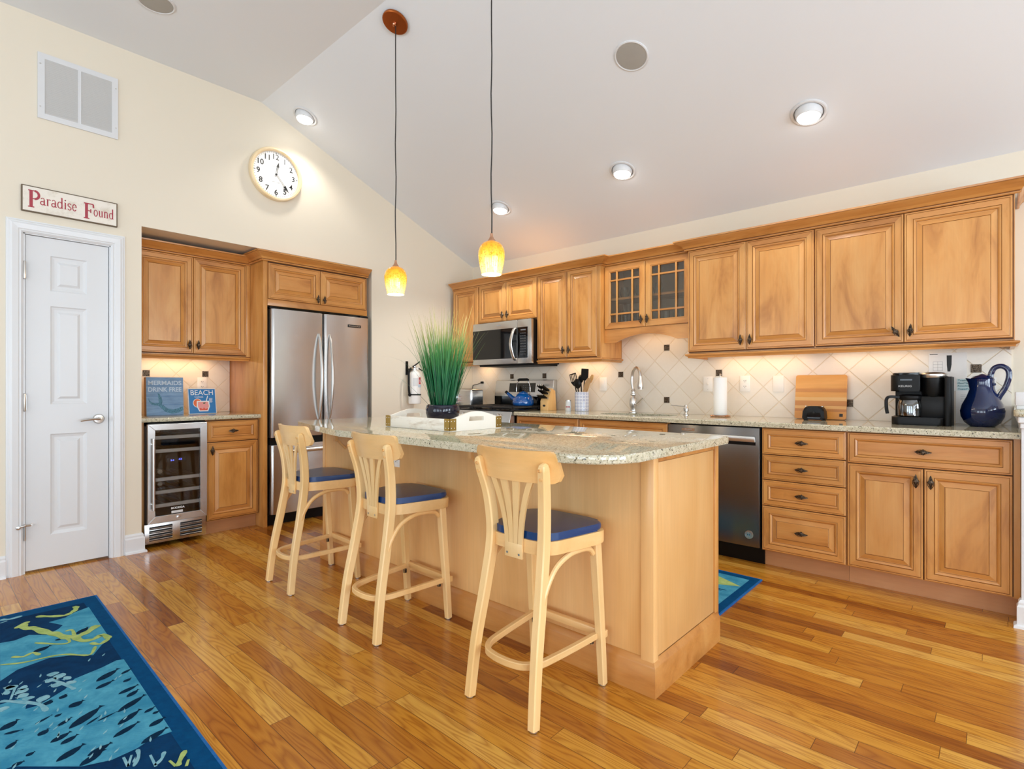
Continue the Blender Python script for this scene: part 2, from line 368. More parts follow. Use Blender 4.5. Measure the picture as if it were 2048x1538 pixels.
# ---------------------------------------------------------------- mesh builder
I4 = Matrix.Identity(4)
LEFT = Matrix.Rotation(PI/2, 4, 'Z')      # frame of the left wall: local x runs along the wall, local -y faces the room
WORLD = {}
class MB:
    def __init__(s): s.bm = bmesh.new(); s.mats = []
    def mi(s, m):
        if m not in s.mats: s.mats.append(m)
        return s.mats.index(m)
    def face(s, vs, m):
        try: f = s.bm.faces.new(vs)
        except ValueError: return None
        f.material_index = s.mi(m); return f
    def box(s, x0, x1, y0, y1, z0, z1, m, bev=0, seg=2, rot=None, piv=None):
        x0, x1 = min(x0,x1), max(x0,x1); y0, y1 = min(y0,y1), max(y0,y1); z0, z1 = min(z0,z1), max(z0,z1)
        v = [s.bm.verts.new(p) for p in ((x0,y0,z0),(x1,y0,z0),(x1,y1,z0),(x0,y1,z0),(x0,y0,z1),(x1,y0,z1),(x1,y1,z1),(x0,y1,z1))]
        fs = [s.face([v[i] for i in q], m) for q in ((0,3,2,1),(4,5,6,7),(0,1,5,4),(1,2,6,5),(2,3,7,6),(3,0,4,7))]
        allv = v
        if bev:
            es = list({e for f in fs for e in f.edges})
            r = bmesh.ops.bevel(s.bm, geom=es, offset=bev, segments=seg, affect='EDGES', profile=.5)
            allv = list({w for f in r['faces'] for w in f.verts} | {w for w in v if w.is_valid})
        if rot is not None: s.rot(allv, rot, piv)
        return allv
    def rot(s, vs, R, piv=None):
        piv = Vector(piv or (0,0,0)); R3 = R.to_3x3()
        for w in vs: w.co = R3 @ (w.co-piv) + piv
    def prism(s, pts, a, b, m, plane='xy', bev=0, seg=2, m2=None):
        """polygon pts in the named plane, extruded along the third axis from a to b"""
        def P(p, t): return {'xy': (p[0],p[1],t), 'xz': (p[0],t,p[1]), 'yz': (t,p[0],p[1])}[plane]
        lo = [s.bm.verts.new(P(p, a)) for p in pts]; hi = [s.bm.verts.new(P(p, b)) for p in pts]
        n = len(pts); f0 = s.face(lo[::-1], m); f1 = s.face(hi, m); fs = [f0, f1]
        for i in range(n): fs.append(s.face([lo[i], lo[(i+1)%n], hi[(i+1)%n], hi[i]], m2 or m))
        fs = [f for f in fs if f]
        if bev:
            es = list(set(list(f0.edges)+list(f1.edges)))
            bmesh.ops.bevel(s.bm, geom=es, offset=bev, segments=seg, affect='EDGES', profile=.5)
        return lo+hi
    def plate(s, pts3, m):
        return s.face([s.bm.verts.new(p) for p in pts3], m)
    def lathe(s, prof, c, m, seg=24, axis='z', cap=True, ang0=0, ms=None):
        rings = []; allv = []
        def P(r, t, h):
            u, v = r*math.cos(t), r*math.sin(t)
            return {'z': (c[0]+u, c[1]+v, c[2]+h), 'y': (c[0]+u, c[1]+h, c[2]+v), 'x': (c[0]+h, c[1]+u, c[2]+v)}[axis]
        for r, h in prof:
            if r < 1e-5: w = [s.bm.verts.new(P(0,0,h))]
            else: w = [s.bm.verts.new(P(r, ang0+2*PI*i/seg, h)) for i in range(seg)]
            rings.append(w); allv += w
        for k in range(len(rings)-1):
            a, b = rings[k], rings[k+1]; mm = ms[k] if ms else m
            for i in range(seg):
                j = (i+1) % seg
                if len(a) == 1 and len(b) == 1: continue
                if len(a) == 1: s.face([a[0], b[j], b[i]], mm)
                elif len(b) == 1: s.face([a[i], a[j], b[0]], mm)
                else: s.face([a[i], a[j], b[j], b[i]], mm)
        if cap:
            if len(rings[0]) > 1: s.face(rings[0][::-1], ms[0] if ms else m)
            if len(rings[-1]) > 1: s.face(rings[-1], ms[-1] if ms else m)
        return allv
    def sweep(s, path, sec, m, up=(0,0,1), closed=False, scale=None, cap=True):
        """section sec [(side, up)] carried along path"""
        path = [Vector(p) for p in path]; n = len(path); rings = []; up = Vector(up)
        for i, p in enumerate(path):
            a = path[(i-1) % n] if (i or closed) else p; b = path[(i+1) % n] if (i < n-1 or closed) else p
            t = (b-a).normalized(); side = t.cross(up)
            if side.length < 1e-4: side = Vector((1,0,0))
            side.normalize(); u2 = side.cross(t).normalized(); k = scale[i] if scale else 1.0
            kk = k if isinstance(k, (tuple, list)) else (k, k)
            rings.append([s.bm.verts.new(p + side*q[0]*kk[0] + u2*q[1]*kk[1]) for q in sec])
        ns = len(sec); last = n if closed else n-1
        for i in range(last):
            a, b = rings[i], rings[(i+1) % n]
            for j in range(ns): s.face([a[j], a[(j+1)%ns], b[(j+1)%ns], b[j]], m)
        if cap and not closed:
            s.face(rings[0][::-1], m); s.face(rings[-1], m)
        return [v for r in rings for v in r]
    def tube(s, path, r, m, seg=10, **kw):
        return s.sweep(path, [(r*math.cos(2*PI*i/seg), r*math.sin(2*PI*i/seg)) for i in range(seg)], m, **kw)
    def moulding(s, path, prof, m, side=1, glz=None):
        """profile [(out, z)] carried along an xy path with mitred corners; side=1: outside lies right of travel"""
        n = len(path); pv = [Vector(p) for p in path]; rings = []
        def nrm(d): return Vector((d.y, -d.x))*side
        for i in range(n):
            d0 = (pv[i]-pv[i-1]).normalized() if i else None; d1 = (pv[i+1]-pv[i]).normalized() if i < n-1 else None
            if d0 is None: off = nrm(d1)
            elif d1 is None: off = nrm(d0)
            else:
                a, b = nrm(d0), nrm(d1); off = (a+b)/(1+a.dot(b))
            rings.append([s.bm.verts.new((pv[i].x+off.x*o, pv[i].y+off.y*o, z)) for o, z in prof])
        k = len(prof)
        for i in range(n-1):
            for j in range(k):
                mm = glz[1] if glz and j in glz[0] else m
                s.face([rings[i][j], rings[i+1][j], rings[i+1][(j+1)%k], rings[i][(j+1)%k]], mm)
        s.face(rings[0][::-1], m); s.face(rings[-1], m)
    def add_mesh(s, me, mat4, m):
        old = set(s.bm.verts); s.bm.from_mesh(me)
        vs = [v for v in s.bm.verts if v not in old]; idx = s.mi(m)
        for v in vs: v.co = mat4 @ v.co
        for f in {f for v in vs for f in v.link_faces}: f.material_index = idx
    def mesh(s, name, xf=I4, smooth=True, ang=32):
        bm = s.bm
        if xf != I4: bm.transform(xf)
        bmesh.ops.recalc_face_normals(bm, faces=bm.faces[:])
        if smooth:
            for f in bm.faces: f.smooth = True
            for e in bm.edges:
                e.smooth = len(e.link_faces) != 2 or e.calc_face_angle(0) < math.radians(ang)
        me = bpy.data.meshes.new(name); bm.to_mesh(me); bm.free()
        for m in s.mats: me.materials.append(M[m] if isinstance(m, str) else m)
        return me

def tag(o, label=None, cat=None, group=None, kind=None):
    if label: o['label'] = label
    if cat: o['category'] = cat
    if group: o['group'] = group
    if kind: o['kind'] = kind
    return o
def thing(name, label, cat, loc=(0,0,0), frame=I4, group=None, kind=None, rotz=0):
    o = bpy.data.objects.new(name, None); COL.objects.link(o); o.empty_display_size = .05
    w = frame @ Matrix.Translation(loc) @ Matrix.Rotation(rotz, 4, 'Z')
    o.matrix_world = w; WORLD[o.name] = w
    return tag(o, label, cat, group, kind)
def obj(name, mb, parent=None, frame=I4, label=None, cat=None, group=None, kind=None, smooth=True, ang=32, local=False):
    """mesh coordinates are given in `frame`; with local=True they are given in the parent's own space"""
    if parent is not None:
        xf = I4 if local else WORLD[parent.name].inverted() @ frame
        o = bpy.data.objects.new(name, mb.mesh(name, xf, smooth, ang)); o.parent = parent
        COL.objects.link(o); WORLD[o.name] = WORLD[parent.name].copy()
    else:
        vs = mb.bm.verts
        lo = Vector((min(v.co.x for v in vs), min(v.co.y for v in vs), min(v.co.z for v in vs)))
        hi = Vector((max(v.co.x for v in vs), max(v.co.y for v in vs), max(v.co.z for v in vs)))
        base = Vector(((lo.x+hi.x)/2, (lo.y+hi.y)/2, lo.z))
        w = frame @ Matrix.Translation(base)
        o = bpy.data.objects.new(name, mb.mesh(name, Matrix.Translation(-base), smooth, ang)); COL.objects.link(o)
        o.matrix_world = w; WORLD[o.name] = w
    return tag(o, label, cat, group, kind)
def struct(name, mb, label=None, smooth=False):
    """structure meshes keep the world origin"""
    o = bpy.data.objects.new(name, mb.mesh(name, I4, smooth)); COL.objects.link(o); WORLD[o.name] = I4.copy()
    return tag(o, label, 'structure', None, 'structure')
def dup(root, loc, rotz, label):
    r = root.copy(); COL.objects.link(r); r.location = loc; r.rotation_euler = (0,0,rotz); r['label'] = label
    for ch in list(root.children):
        c = ch.copy(); COL.objects.link(c); c.parent = r
        for g in ch.children:
            d = g.copy(); COL.objects.link(d); d.parent = c
    return r

FACE_Y = Matrix.Rotation(PI/2, 4, 'X')     # text lying in xy turned to stand up and face -y
def text(mb, s, x, y, z, h, m, w=None, depth=.0006, align='c', frame=FACE_Y, space=1.0, bold=0):
    cu = bpy.data.curves.new('t', 'FONT'); cu.body = s; cu.extrude = depth/h*1.0; cu.size = 1.0; cu.space_character = space; cu.offset = bold
    o = bpy.data.objects.new('t', cu); COL.objects.link(o)
    dg = bpy.context.evaluated_depsgraph_get(); me = bpy.data.meshes.new_from_object(o.evaluated_get(dg))
    xs = [v.co.x for v in me.vertices]; ys = [v.co.y for v in me.vertices]
    x0, x1, y0, y1 = min(xs), max(xs), min(ys), max(ys)
    k = h/(y1-y0); kx = (w/(x1-x0)) if w else k
    ox = {'c': (x0+x1)/2, 'l': x0, 'r': x1}[align]
    sm = Matrix.Diagonal((kx, k, h, 1)) @ Matrix.Translation((-ox, -(y0+y1)/2, 0))
    mb.add_mesh(me, Matrix.Translation((x,y,z)) @ frame @ sm, m)
    bpy.data.objects.remove(o); bpy.data.meshes.remove(me); bpy.data.curves.remove(cu)

def round_poly(pts, rs, seg=6):
    out = []; n = len(pts)
    for i in range(n):
        p = Vector(pts[i]); a = Vector(pts[i-1]); b = Vector(pts[(i+1)%n]); r = rs[i] if isinstance(rs, (list,tuple)) else rs
        if r <= 0: out.append((p.x,p.y)); continue
        da = (a-p).normalized(); db = (b-p).normalized(); ang = da.angle(db)
        t = min(r/math.tan(ang/2), (a-p).length*.49, (b-p).length*.49); rr = t*math.tan(ang/2)
        cen = p + (da+db).normalized()*(rr/math.sin(ang/2)); p0 = p+da*t; p1 = p+db*t
        a0 = math.atan2(p0.y-cen.y, p0.x-cen.x); a1 = math.atan2(p1.y-cen.y, p1.x-cen.x)
        d = (a1-a0+PI) % (2*PI) - PI
        for k in range(seg+1):
            q = a0+d*k/seg; out.append((cen.x+rr*math.cos(q), cen.y+rr*math.sin(q)))
    return out
def smooth_path(pts, n=6):
    pts = [Vector(p) for p in pts]; out = []
    for i in range(len(pts)-1):
        p0 = pts[max(i-1,0)]; p1 = pts[i]; p2 = pts[i+1]; p3 = pts[min(i+2,len(pts)-1)]
        for k in range(n):
            t = k/n
            out.append(.5*((2*p1)+(p2-p0)*t+(2*p0-5*p1+4*p2-p3)*t*t+(3*p1-p0-3*p2+p3)*t**3))
    out.append(pts[-1]); return out

# ---------------------------------------------------------------- the room
XR, YR = 8.0, -8.0           # far side wall, rear wall
ZC0, YA, ZA = 2.446, -2.313, 3.378   # ceiling height at the cabinet wall, start of the flat ceiling, flat ceiling height
TH_ = .12
mb = MB(); mb.box(-.9, XR+.1, YR-.1, .15, -.08, 0, 'floor'); struct('floor', mb)
mb = MB()
for pts in ([(.15, ZC0-.15*.403+.0), (YA, ZA), (YA, ZA+TH_), (.15, ZC0+TH_-.06)], [(YA, ZA), (YR-.1, ZA), (YR-.1, ZA+TH_), (YA, ZA+TH_)]):
    mb.prism(pts, -.12, XR+.1, 'ceil', 'yz')
struct('ceiling', mb)
# left wall: pieces around the closet door and the recessed niche, plus the niche lining
DY0, DY1, DZ = -3.722, -3.288, 2.052
NY0, NY1, NZ, NX = -3.118, -1.302, 2.218, -.70
mb = MB()
T = -.12
mb.box(T, 0, YR, DY0, 0, ZA, 'wall'); mb.box(T, 0, DY0, DY1, DZ, ZA, 'wall'); mb.box(T, 0, DY1, NY0, 0, ZA, 'wall')
mb.box(T, 0, NY0, YA, NZ, ZA, 'wall')
mb.prism([(YA, NZ), (NY1, NZ), (NY1, ZC0-NY1*.403), (YA, ZA)], T, 0, 'wall', 'yz')
mb.prism([(NY1, 0), (.0, 0), (.0, ZC0), (NY1, ZC0-NY1*.403)], T, 0, 'wall', 'yz')
mb.box(NX-.1, NX, NY0-.1, NY1+.1, 0, NZ+.1, 'wall')           # niche back
mb.box(NX, T, NY0-.1, NY0, 0, NZ+.1, 'wall'); mb.box(NX, T, NY1, NY1+.1, 0, NZ+.1, 'wall')
mb.box(NX, T, NY0, NY1, NZ, NZ+.1, 'wall')
mb.box(-.9, -.8, DY0-.2, DY1+.2, 0, 2.3, 'wall')
struct('wall_left', mb)
mb = MB(); mb.box(-.12, XR, 0, .12, 0, ZC0+.02, 'wall'); struct('wall_right', mb)
def holed(mb, along, fixed0, fixed1, a0, a1, holes, ztop, m):
    def bx(p, q, z0, z1):
        if along == 'x': mb.box(p, q, fixed0, fixed1, z0, z1, m)
        else: mb.box(fixed0, fixed1, p, q, z0, z1, m)
    c = a0
    for p, q in holes:
        bx(c, p, 0, ztop); bx(p, q, 0, WZ0); bx(p, q, WZ1, ztop); c = q
    bx(c, a1, 0, ztop)
mb = MB(); holed(mb, 'x', YR-.12, YR, -.1, XR+.1, WIN_REAR, ZA, 'wall'); struct('wall_rear', mb)
mb = MB(); holed(mb, 'y', XR, XR+.12, YR, YA, [w for w in WIN_EAST if w[1] < YA], ZA, 'wall')
for p, q in [w for w in WIN_EAST if w[1] > YA]:
    mb.box(XR, XR+.12, YA, p, 0, ZC0, 'wall'); mb.box(XR, XR+.12, p, q, 0, WZ0, 'wall'); mb.box(XR, XR+.12, q, .12, 0, ZC0, 'wall')
    mb.box(XR, XR+.12, p, q, WZ1, 2.9, 'wall')
struct('wall_east', mb)
k = 0
for along, lst in (('x', WIN_REAR), ('y', WIN_EAST)):
    for p, q in lst:
        k += 1; mb = MB(); mid = (p+q)/2
        def bx(a0, a1, z0, z1):
            if along == 'x': mb.box(a0, a1, YR-.09, YR-.02, z0, z1, 'trimwhite')
            else: mb.box(XR+.02, XR+.09, a0, a1, z0, z1, 'trimwhite')
        bx(p, p+.06, WZ0, WZ1); bx(q-.06, q, WZ0, WZ1); bx(p, q, WZ0, WZ0+.06); bx(p, q, WZ1-.06, WZ1); bx(mid-.03, mid+.03, WZ0, WZ1)
        bx(p, q, 1.35, 1.39)
        struct('window_%d' % k, mb)

# closet door, casing, baseboards
mb = MB()
def door_leaf(mb, y0, y1, z0, z1, panels):
    X1, X0 = -.012, -.047
    # front skin with three raised panels
    def q(a, b, c, d, m='white'): mb.plate([a, b, c, d], m)
    ys = [y0, panels[0][0], panels[0][1], y1]; zs = [z0]
    for p in sorted(panels, key=lambda p: p[2]): zs += [p[2], p[3]]
    zs.append(z1)
    for i in range(3):
        for j in range(len(zs)-1):
            if i == 1 and j % 2 == 1: continue
            q((X1, ys[i], zs[j]), (X1, ys[i+1], zs[j]), (X1, ys[i+1], zs[j+1]), (X1, ys[i], zs[j+1]))
    for a, b, c, d in panels:
        R = [(0, 0), (.006, .006), (.020, .009), (.034, .009), (.048, .002), (.056, .002)]
        for k in range(len(R)-1):
            (i0, h0), (i1, h1) = R[k], R[k+1]
            A = [(a+i0, c+i0), (b-i0, c+i0), (b-i0, d-i0), (a+i0, d-i0)]; B = [(a+i1, c+i1), (b-i1, c+i1), (b-i1, d-i1), (a+i1, d-i1)]
            for e in range(4):
                f = (e+1) % 4
                q((X1-h0, *A[e]), (X1-h0, *A[f]), (X1-h1, *B[f]), (X1-h1, *B[e]))
        i, h = R[-1]; q((X1-h, a+i, c+i), (X1-h, b-i, c+i), (X1-h, b-i, d-i), (X1-h, a+i, d-i))
    for a, b in (((y0, z0), (y1, z0)), ((y1, z0), (y1, z1)), ((y1, z1), (y0, z1)), ((y0, z1), (y0, z0))):
        q((X1, *a), (X1, *b), (X0, *b), (X0, *a))
    q((X0, y0, z0), (X0, y1, z0), (X0, y1, z1), (X0, y0, z1))
door_leaf(mb, -3.707, -3.300, .012, 2.040, [(-3.592, -3.412, .210, .832), (-3.592, -3.412, 1.015, 1.622), (-3.592, -3.412, 1.715, 1.932)])
door = struct('door_1', mb, 'narrow white closet door with three raised panels and lever handle')
mb = MB()
mb.lathe([(.031, .0), (.031, .006), (.026, .012), (.012, .014), (.012, .045), (.0, .047)], (-.012, -3.352, .916), 'nickel', 24, 'x')
mb.sweep(smooth_path([(.034, -3.352, .916), (.038, -3.372, .918), (.038, -3.41, .915), (.034, -3.452, .908)], 5),
         [(.0105*math.cos(t*PI/4), .008*math.sin(t*PI/4)) for t in range(8)], 'nickel', scale=[1.1]*6+[1.0]*5+[.9, .85, .8, .75, .6])
obj('door_handle', mb, door, label='satin nickel lever handle')
for z in (1.825, 1.03):
    mb = MB(); mb.box(-.012, .004, -3.716, -3.704, z-.045, z+.045, 'nickel'); mb.lathe([(.0, -.056), (.006, -.053), (.0075, -.048), (.0075, .048), (.006, .053), (0, .056)], (.004, -3.712, z), 'nickel', 10)
    obj('hinge', mb, door)
mb = MB()
mb.lathe([(.0, -.05), (.006, -.048), (.006, .048), (0, .05)], (.006, -3.712, .25), 'nickel', 10)
mb.tube([(.01, -3.745, .285), (.03, -3.712, .295), (.012, -3.685, .29)], .006, 'nickel', 8); mb.lathe([(0,0), (.011, .002), (.011, .014), (0, .018)], (.008, -3.742, .285), 'nickel', 12, 'x'); mb.lathe([(0,0), (.008, .002), (.008, .014), (0, .016)], (.002, -3.682, .29), 'trimwhite', 12, 'x')
obj('door_stop', mb, door, label='hinge pin door stop')
mb = MB()
CP = [(0, 0), (0, .006), (.010, .015), (.018, .013), (.022, .017), (.050, .021), (.058, .016), (.064, .016), (.070, .010), (.076, .010), (.076, 0)]
def casing(mb, inner, prof, m):
    # inner: list of (y, z) path of the opening edge, profile (outward, thickness)
    rings = []
    n = len(inner)
    for i in range(n):
        p = Vector(inner[i]); d0 = (p-Vector(inner[i-1])).normalized() if i else None; d1 = (Vector(inner[i+1])-p).normalized() if i < n-1 else None
        f = lambda d: Vector((-d.y, d.x))
        off = f(d1) if d0 is None else f(d0) if d1 is None else (f(d0)+f(d1))/(1+f(d0).dot(f(d1)))
        rings.append([mb.bm.verts.new((t, p.x+off.x*o, p.y+off.y*o)) for o, t in prof])
    for i in range(n-1):
        for j in range(len(prof)-1): mb.face([rings[i][j], rings[i+1][j], rings[i+1][j+1], rings[i][j+1]], m)
    mb.face(rings[0], m); mb.face(rings[-1], m)
casing(mb, [(DY0+.003, 0), (DY0+.003, DZ-.004), (DY1-.003, DZ-.004), (DY1-.003, 0)], [(o, t) for o, t in CP], 'trimwhite')
mb.box(-.12, 0, DY0, DY0+.012, 0, DZ, 'trimwhite'); mb.box(-.12, 0, DY1-.009, DY1, 0, DZ, 'trimwhite'); mb.box(-.12, 0, DY0, DY1, DZ-.009, DZ, 'trimwhite')
struct('trim_1', mb)
BP = [(0, 0), (.016, 0), (.016, .098), (.010, .108), (.010, .118), (.004, .130), (0, .130)]
BSH = [(0, 0), (.028, 0), (.026, .012), (.016, .016), (.016, .098), (.011, .108), (.011, .118), (.004, .130), (0, .130)]
mb = MB(); mb.moulding([(0.0, -6.0), (0.0, DY0-.0735)], BSH, 'trimwhite'); mb.moulding([(0, DY1+.0735), (0, NY0+.0), (-.05, NY0+.0)], BSH, 'trimwhite', 1)
mb.moulding([(0, NY1), (0, -.68)], BSH, 'trimwhite')
struct('baseboard_left', mb)
# half wall closing the end of the counter run
mb = MB(); mb.box(4.4135, 4.56, -.69, -.001, 0, .985, 'white'); mb.box(4.400, 4.58, -.724, -.001, .955, .985, 'trimwhite', .006); mb.box(4.408, 4.572, -.712, -.001, .930, .955, 'trimwhite', .004)
struct('wall_peninsula', mb)
mb = MB(); mb.moulding([(4.4135, -.655), (4.4135, -.69), (4.56, -.69), (4.56, -.3)], BSH, 'trimwhite', 1)
struct('baseboard_peninsula', mb)
# ---------------------------------------------------------------- cabinetry
def knob_mesh():
    mb = MB(); L, Wd = .036, .0165
    out = []
    for k in range(24):
        t = 2*PI*k/24; c, s_ = math.cos(t), math.sin(t); r = 1/(abs(c)**.8+abs(s_)**.8)**(1/.8)
        out.append((Wd*c*r, L*s_*r))
    rings = []
    for sc_, h in ((1.0, -.016), (1.0, -.018), (.86, -.021), (.55, -.025), (.25, -.027)):
        rings.append([mb.bm.verts.new((x*sc_, h, z*sc_)) for x, z in out])
    for a, b in zip(rings[:-1], rings[1:]):
        for i in range(24): mb.face([a[i], a[(i+1)%24], b[(i+1)%24], b[i]], 'pewter')
    mb.face(rings[0][::-1], 'pewter'); mb.face(rings[-1], 'pewter')
    for s_ in (-1, 1):                       # twisted basket cords over the lozenge
        for q in (.35, .75):
            mb.tube(smooth_path([(0, -.019, -L), (s_*Wd*q, -.0265, -.012), (s_*Wd*q*.6, -.029, 0), (-s_*Wd*q*.5, -.0265, .012), (0, -.019, L)], 4), .0016, 'pewter', 6, up=(0,1,0))
    mb.lathe([(0,-.032), (.0045, -.031), (.006, -.027), (.0025, -.024)], (0,0,0), 'pewter', 10, 'y', cap=False)
    mb.lathe([(.007, 0), (.007, -.003), (.0045, -.005), (.0045, -.018)], (0,0,0), 'pewter', 10, 'y', cap=False)
    return mb.mesh('knob')
KNOB = knob_mesh()
def add_knob(parent, x, y, z, horiz=False, frame=I4, tilt=0):
    o = bpy.data.objects.new('knob', KNOB); o.parent = parent; COL.objects.link(o)
    loc = WORLD[parent.name].inverted() @ frame @ Vector((x, y, z))
    o.matrix_local = Matrix.Translation(loc) @ Matrix.Rotation((PI/2 if horiz else 0)+tilt, 4, 'Y'); return o

RAISED = [(0,.019,0),(0,.003,0),(.003,0,0),(.0085,0,0),(.0100,.0018,1),(.0125,0,0),(.040,0,0),(.0413,.0035,1),(.0445,.0015,0),(.050,.003,0),(.0555,.0085,0),(.057,.010,1),(.0605,.010,0),(.083,.0022,0),(.0848,.0040,1),(.087,.0025,0)]
FLATP = [(0,.019,0),(0,.003,0),(.003,0,0),(.007,0,0),(.0082,.0018,1),(.0105,0,0),(.033,0,0),(.0343,.0035,1),(.038,.002,0),(.046,.0085,0),(.0475,.010,1),(.050,.0085,0)]
def panel_front(mb, x0, x1, z0, z1, y, prof, h_center=False):
    R = []
    for i, d, g in prof: R.append([mb.bm.verts.new(p) for p in ((x0+i,y+d,z0+i),(x1-i,y+d,z0+i),(x1-i,y+d,z1-i),(x0+i,y+d,z1-i))])
    for k in range(len(R)-1):
        gl = prof[k+1][2]
        for e in range(4):
            mm = 'glaze' if gl else ('maple_h' if e in (0, 2) else 'maple_v')
            mb.face([R[k][e], R[k][(e+1)%4], R[k+1][(e+1)%4], R[k+1][e]], mm)
    mb.face(R[0][::-1], 'maple_v'); mb.face(R[-1], 'maple_h' if h_center else 'maple_v')
def cab_door(parent, x0, x1, z0, z1, y, knob=None, frame=I4, name='door', prof=None, horiz=False, tilt=0, khoriz=False):
    mb = MB(); panel_front(mb, x0, x1, z0, z1, y, prof or RAISED, horiz)
    d = obj(name, mb, parent, frame, smooth=True, ang=8)
    if knob: add_knob(d, knob[0], y, knob[1], khoriz, frame, tilt)
    return d
def drawer(parent, x0, x1, z0, z1, y, frame=I4, raised=False, knob=True):
    mb = MB(); panel_front(mb, x0, x1, z0, z1, y, RAISED if raised else FLATP, True)
    d = obj('drawer', mb, parent, frame, ang=8)
    if knob: add_knob(d, (x0+x1)/2, y+(.0015 if raised else .007), (z0+z1)/2, True, frame)
    return d
def carcass(parent, x0, x1, y0, y1, z0, z1, frame=I4, m='maple_v', name='carcass', hollow=False, kick=None):
    mb = MB()
    if not hollow:
        mb.box(x0, x1, y0, y1, z0, z1, m)
        mb.box(x0+.004, x1-.004, y0-.0006, y0+.002, z0+.004, z1-.004, 'gap')
    elif hollow == 'open':
        t = .018; mb.box(x0, x0+t, y0, y1, z0, z1, m); mb.box(x1-t, x1, y0, y1, z0, z1, m); mb.box(x0+t, x1-t, y0, y1, z0, z0+t, m)
    else:
        t = .018
        mb.box(x0, x0+t, y0, y1, z0, z1, m); mb.box(x1-t, x1, y0, y1, z0, z1, m); mb.box(x0+t, x1-t, y0, y1, z0, z0+t, m)
        mb.box(x0+t, x1-t, y0, y1, z1-t, z1, m); mb.box(x0+t, x1-t, y1-.006, y1, z0+t, z1-t, 'cabin')
    if kick: mb.box(kick[0], kick[1], kick[2], kick[3], 0, z0, 'kick')
    return obj(name, mb, parent, frame)

UZ0, UZ1 = 1.368, 2.125
UG = 'upper wall cabinets'
YF = -.35
# right group: two double-door cabinets
t = thing('wall_cabinet', 'maple upper cabinet with two tall raised doors, above the paper towel roll', 'cabinet', (3.055, -.17, UZ0), group=UG)
carcass(t, 2.640, 3.471, -.331, -.002, UZ0, UZ1+.01)
cab_door(t, 2.643, 3.052, UZ0+.012, UZ1-.008, YF, (3.023, 1.445)); cab_door(t, 3.056, 3.468, UZ0+.012, UZ1-.008, YF, (3.085, 1.445))
t = thing('wall_cabinet', 'maple upper cabinet with the two widest doors and a tilted knob, above the coffee maker', 'cabinet', (3.93, -.17, UZ0), group=UG)
carcass(t, 3.472, 4.397, -.331, -.002, UZ0, UZ1+.01)
cab_door(t, 3.476, 3.929, UZ0+.012, UZ1-.008, YF, (3.893, 1.442), tilt=-.55); cab_door(t, 3.933, 4.388, UZ0+.012, UZ1-.008, YF, (3.963, 1.445), tilt=.06)
# left group
t = thing('wall_cabinet', 'narrow single-door maple upper cabinet in the corner, behind the grass plant', 'cabinet', (.25, -.17, UZ0), group=UG)
carcass(t, .06, .443, -.331, -.002, UZ0, UZ1+.02); cab_door(t, .064, .438, UZ0+.012, UZ1+.012, YF)
t = thing('wall_cabinet', 'short maple upper cabinet with two small doors, directly over the microwave', 'cabinet', (.825, -.17, 1.745), group=UG)
carcass(t, .444, 1.205, -.331, -.002, 1.745, UZ1+.02)
cab_door(t, .447, .816, 1.757, UZ1+.012, YF, (.787, 1.818)); cab_door(t, .820, 1.202, 1.757, UZ1+.012, YF, (.849, 1.818))
t = thing('wall_cabinet', 'tall narrow maple upper cabinet with two doors, between microwave and glass-door cabinet', 'cabinet', (1.55, -.17, UZ0), group=UG)
carcass(t, 1.206, 1.885, -.331, -.002, UZ0, UZ1+.02)
cab_door(t, 1.210, 1.541, UZ0+.012, UZ1+.012, YF, (1.512, 1.445)); cab_door(t, 1.545, 1.850, UZ0+.012, UZ1+.012, YF, (1.574, 1.445))
mb = MB(); mb.box(1.852, 1.885, -.347, -.331, UZ0, UZ1+.02, 'maple_v', .002)
for dx in (.009, .018, .026): mb.box(1.852+dx-.001, 1.852+dx+.001, -.3475, -.346, UZ0+.01, UZ1+.01, 'glaze')
obj('fluted_stile', mb, t)
# glass-door cabinet over the sink
GY, GZ0 = -.29, 1.598
gt = thing('glass_cabinet', 'maple upper cabinet with two mullioned glass doors and arched valance, over the sink', 'cabinet', (2.263, -.15, GZ0))
carcass(gt, 1.887, 2.638, GY+.02, -.002, GZ0, UZ1+.01, hollow=True)
mb = MB(); mb.box(1.906, 2.619, -.25, -.01, 1.842, 1.860, 'maple_h'); obj('shelf', mb, gt)
def glass_door(parent, x0, x1, knobx):
    z0, z1 = GZ0+.004, UZ1-.004; fw = .052; mb = MB()
    prof = [(0,.019,0),(0,.003,0),(.003,0,0),(fw-.010,0,0),(fw-.0085,.002,1),(fw-.004,.002,0),(fw,.008,0),(fw,.019,0),(0,.019,0)]
    R = [[mb.bm.verts.new(p) for p in ((x0+i,GY+d,z0+i),(x1-i,GY+d,z0+i),(x1-i,GY+d,z1-i),(x0+i,GY+d,z1-i))] for i, d, g in prof[:-1]]
    for k in range(len(R)):
        nx = R[(k+1) % len(R)]
        for e in range(4): mb.face([R[k][e], R[k][(e+1)%4], nx[(e+1)%4], nx[e]], 'glaze' if (k+1 < len(prof) and prof[k+1][2]) else 'maple_h' if e in (0,2) else 'maple_v')
    d = obj('door', mb, parent, ang=8)
    xa, xb, za, zb = x0+fw-.002, x1-fw+.002, z0+fw-.002, z1-fw+.002
    mb = MB()
    for x in (xa+.064, xb-.064): mb.box(x-.007, x+.007, GY+.003, GY+.014, za, zb, 'maple_v', .002)
    for z in (za+.070, zb-.070): mb.box(xa, xb, GY+.004, GY+.0138, z-.007, z+.007, 'maple_h', .002)
    obj('mullion', mb, d)
    mb = MB(); mb.box(xa, xb, GY+.0145, GY+.0175, za, zb, 'seeded'); obj('glass_pane', mb, d)
    add_knob(d, knobx, GY, GZ0+.062)
